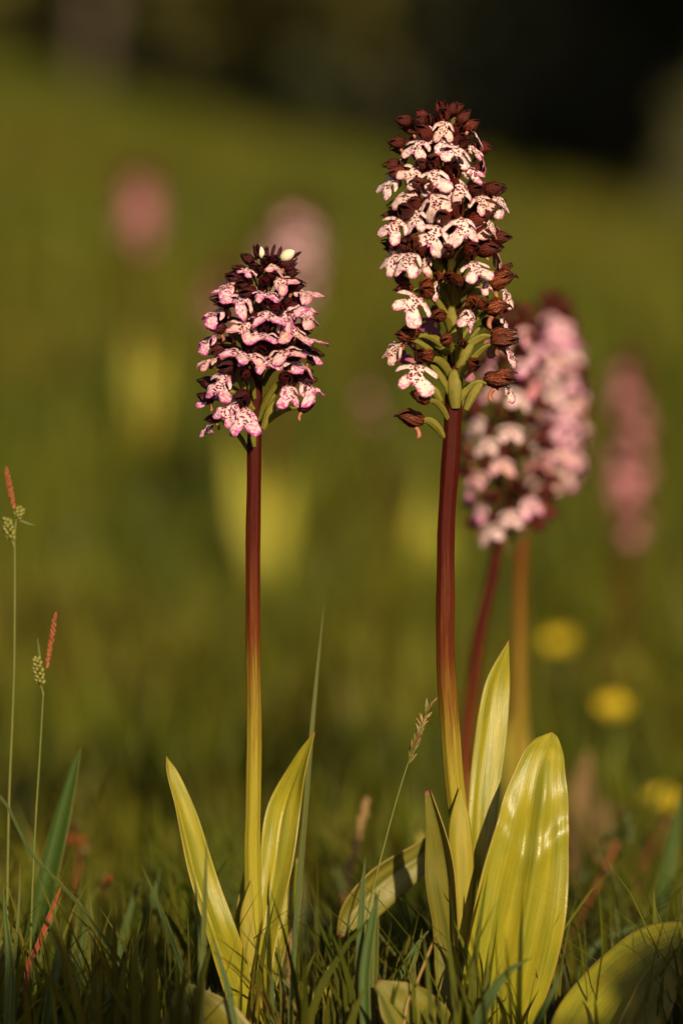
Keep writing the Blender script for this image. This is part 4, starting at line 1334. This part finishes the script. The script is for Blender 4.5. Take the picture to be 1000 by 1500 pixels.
for (P, W, lab) in (([(852, 1330, 2.8), (846, 1240, 2.8), (850, 1160, 2.8), (862, 1100, 2.8)], [34, 40, 36, 6], 'blurred tan dead leaf standing right of the big glossy leaf'),
                    ([(885, 1250, 2.8), (880, 1215, 2.8), (888, 1170, 2.8)], [22, 30, 6], 'small blurred tan dead leaf behind the red-stemmed herb'),
                    ([(668, 1290, 2.5), (680, 1200, 2.5), (694, 1130, 2.5)], [18, 20, 4], 'pale tan sheath leaf behind the foot of the tallest orchid')):
    o = add_leaf(None, P, W, MAT['tan'], face=15, cup=.15, wave=.2, n=14, m=6, name='dead_leaf', seed=4)
    tag(o, lab, 'dead leaf', 'tan dead leaves on the right')


# yellow flowers, blurred
def yellow_flower(label, px, py, Y, base_py, seed):
    r_ = random.Random(seed)
    root = empty('yellow_flower', at(px - 6, base_py, Y))
    tag(root, label, 'flower', 'yellow flowers behind on the right')
    c = at(px, py, Y)
    b = MB()
    g0 = at(px - 6, base_py, Y)
    b.tube([Vector((g0.x, g0.y, gz(g0.x, g0.y) - .005)), at(px - 4, (base_py + py) / 2, Y), c], [.0012, .001, .0009], 6)
    link('stem', b.mesh('stem', root.location), MAT['sedge_stem'], root)
    ax_ = Vector((r_.uniform(-.2, .3), -.6, 1)).normalized()
    q = ax_.to_track_quat('Z', 'Y').to_matrix()
    for k in range(5):
        b = MB()
        rows = []
        a0 = k * 2 * math.pi / 5
        for i in range(7):
            u = i / 6
            rr = .013 * u
            w_ = .0075 * math.sin(math.pi * min(.9, u * .78 + .1)) ** .8
            row = []
            for j in range(5):
                s = -1 + j / 2
                p = Vector((math.cos(a0) * rr - math.sin(a0) * s * w_, math.sin(a0) * rr + math.cos(a0) * s * w_, .007 * u * u + .001 * s * s))
                row.append(c + q @ p)
            rows.append(row)
        b.grid(rows)
        o = link('petal', b.mesh('petal', root.location), MAT['yellow_petal'], root)
        add_solid(o, .0003)
    b = MB()
    b.blob(c - ax_ * .001, ax_, .005, .003, 8, 5)
    link('flower_centre', b.mesh('flower_centre', root.location), MAT['sedge_green'], root)


yellow_flower('blurred yellow flower right of the yellow orchid stem, highest of three', 820, 947, 3.6, 1090, 91)
yellow_flower('brightest blurred yellow flower, above the tip of the big glossy leaf to its right', 897, 1043, 3.3, 1130, 92)
yellow_flower('blurred yellow flower near the right border, lowest of three', 970, 1180, 3.0, 1290, 93)


# ------------------------------------------------------------------ hedge and trees
def leaf_cloud(rg, centres, n, size):
    """small leaf faces spread through overlapping clumps"""
    c = np.array([q[:3] for q in centres])
    r_ = np.array([q[3] for q in centres])
    k = rg.randint(0, len(c), n)
    d = rg.normal(size=(n, 3))
    d /= np.linalg.norm(d, axis=1)[:, None]
    p = c[k] + d * (r_[k] * rg.uniform(.25, 1, n) ** .5)[:, None]
    a = rg.normal(size=(n, 3)); a /= np.linalg.norm(a, axis=1)[:, None]
    b_ = np.cross(a, rg.normal(size=(n, 3))); b_ /= np.linalg.norm(b_, axis=1)[:, None]
    s = size * rg.uniform(.6, 1.3, n)[:, None]
    V = np.stack([p - a * s, p + b_ * s * .5, p + a * s, p - b_ * s * .5], 1).reshape(-1, 3)
    f = np.arange(n * 4).reshape(-1, 4)
    return V, f


def woody(name, label, cat, group, x, y, h, rad, n, leaf, mat, seed, trunk=.08, low=.1):
    rg_ = np.random.RandomState(seed)
    z0 = gz(x, y)
    root = empty(name, (x, y, z0))
    tag(root, label, cat, group)
    cs = []
    for i in range(14):
        u = rg_.rand()
        th = rg_.rand() * 6.283
        zz = h * (low + (1 - low) * (.08 + .8 * u))
        rr = rad * (1 - .55 * u) * rg_.uniform(.3, .85)
        cs.append((math.cos(th) * rr, math.sin(th) * rr, zz, rad * rg_.uniform(.28, .48)))
    V, f = leaf_cloud(rg_, cs, n, leaf)
    me = bpy.data.meshes.new('crown')
    me.from_pydata(V.tolist(), [], f.tolist())
    link('crown', me, mat, root, smooth=False)
    b = MB()
    b.tube([Vector((0, 0, -.1)), Vector((.02, 0, h * .3)), Vector((-.02, .03, h * .6)), Vector((0, 0, h * .85))], [trunk, trunk * .8, trunk * .5, trunk * .2], 9)
    for c in cs[:9]:
        b.tube([Vector((0, 0, c[2] * .45)), Vector((c[0] * .5, c[1] * .5, c[2] * .75)), Vector(c[:3])], [trunk * .4, trunk * .25, trunk * .1], 6)
    link('trunk', b.mesh('trunk'), MAT['bark'], root)


spots = [(-3.6, 17.0), (-2.2, 16.4), (-1.0, 17.2), (.1, 16.2), (1.1, 15.6), (2.1, 15.0), (3.3, 15.5), (-4.9, 17.5), (4.6, 15.8)]
desc = ['dark bush far beyond the meadow, left of the frame', 'dark blurred bush at the top left corner', 'dark blurred bush at the top left of centre', 'dark blurred bush above the slope at the top centre',
        'blackish blurred bush behind the top of the tallest spike', 'blackish blurred bush filling the top right corner', 'dark bush beyond the right border', 'dark bush well left of the frame on the slope', 'dark bush well right of the frame on the slope']
for i, ((x, y), d) in enumerate(zip(spots, desc)):
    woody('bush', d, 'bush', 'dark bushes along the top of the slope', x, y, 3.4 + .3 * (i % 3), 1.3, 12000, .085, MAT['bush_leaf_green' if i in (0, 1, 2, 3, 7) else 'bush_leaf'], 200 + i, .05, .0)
for i, (x, y, h) in enumerate(((3.3, 7.6, 5.6), (5.3, 8.2, 6.6), (3.0, 9.5, 5.2), (7.6, 9.0, 7.0), (10, 10, 7.5))):  # unseen trees added so their shadow darkens the upper slope and bushes
    woody('broadleaf_tree', ['rounded tree right of the frame shading the top of the slope', 'taller tree right of the shading tree', 'small tree at the right end of the lit slope', 'broad tree farther right of the meadow', 'tallest tree far to the right'][i],
          'tree', 'trees right of the meadow', x, y, h, 1.9, 7000, .10, MAT['tree_leaf'], 300 + i, .13, .06)
for i, (x, y, h) in enumerate(((-5.5, 23, 7.5), (-3.0, 24, 8), (-.6, 22.5, 7), (1.6, 23.5, 8), (3.9, 22.5, 7.5), (6.4, 24, 8))):
    woody('broadleaf_tree', ['dark tree behind the bushes, far left of the frame', 'dark tree behind the bushes left of the frame', 'dark tree behind the bushes above the shorter orchid', 'dark tree behind the bushes above the tallest spike',
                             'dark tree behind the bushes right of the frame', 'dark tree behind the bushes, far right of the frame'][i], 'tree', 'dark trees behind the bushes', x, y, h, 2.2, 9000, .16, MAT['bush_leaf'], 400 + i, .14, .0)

# unseen low bush added right of the viewpoint to shade the flower feet
rgs = np.random.RandomState(77)
sh = empty('shrub', (.62, .12, gz(.62, .12)))
tag(sh, 'low leafy shrub just right of the viewpoint, outside the frame', 'shrub')
cs = []
prof = lambda X: float(np.interp(X, [-.34, -.29, -.25, -.13, -.08, -.045, 0, .1, .6], [.84, .81, .69, .69, .77, .78, .805, .82, .80]))
for i in range(70):
    X = rgs.uniform(-.42, .62)
    top = prof(X) + rgs.uniform(-.04, .02)
    cs.append((X, rgs.uniform(-.2, .2), top - abs(rgs.normal(0, .22)) - .06, rgs.uniform(.05, .085)))
for i in range(26):
    X = -.42 + .04 * i
    cs.append((X, rgs.uniform(-.1, .1), prof(X) - .07 + rgs.uniform(-.025, .02), .055))
V, f = leaf_cloud(rgs, [c for c in cs if c[2] > .05], 30000, .017)
me = bpy.data.meshes.new('crown')
me.from_pydata(V.tolist(), [], f.tolist())
link('crown', me, MAT['tree_leaf'], sh, smooth=False)
b = MB()
for c in cs[:40]:
    b.tube([Vector((c[0] * .3, c[1] * .3, -.02)), Vector((c[0] * .7, c[1] * .7, c[2] * .5)), Vector(c[:3])], [.006, .004, .002], 6)
link('stems', b.mesh('stems'), MAT['bark'], sh)
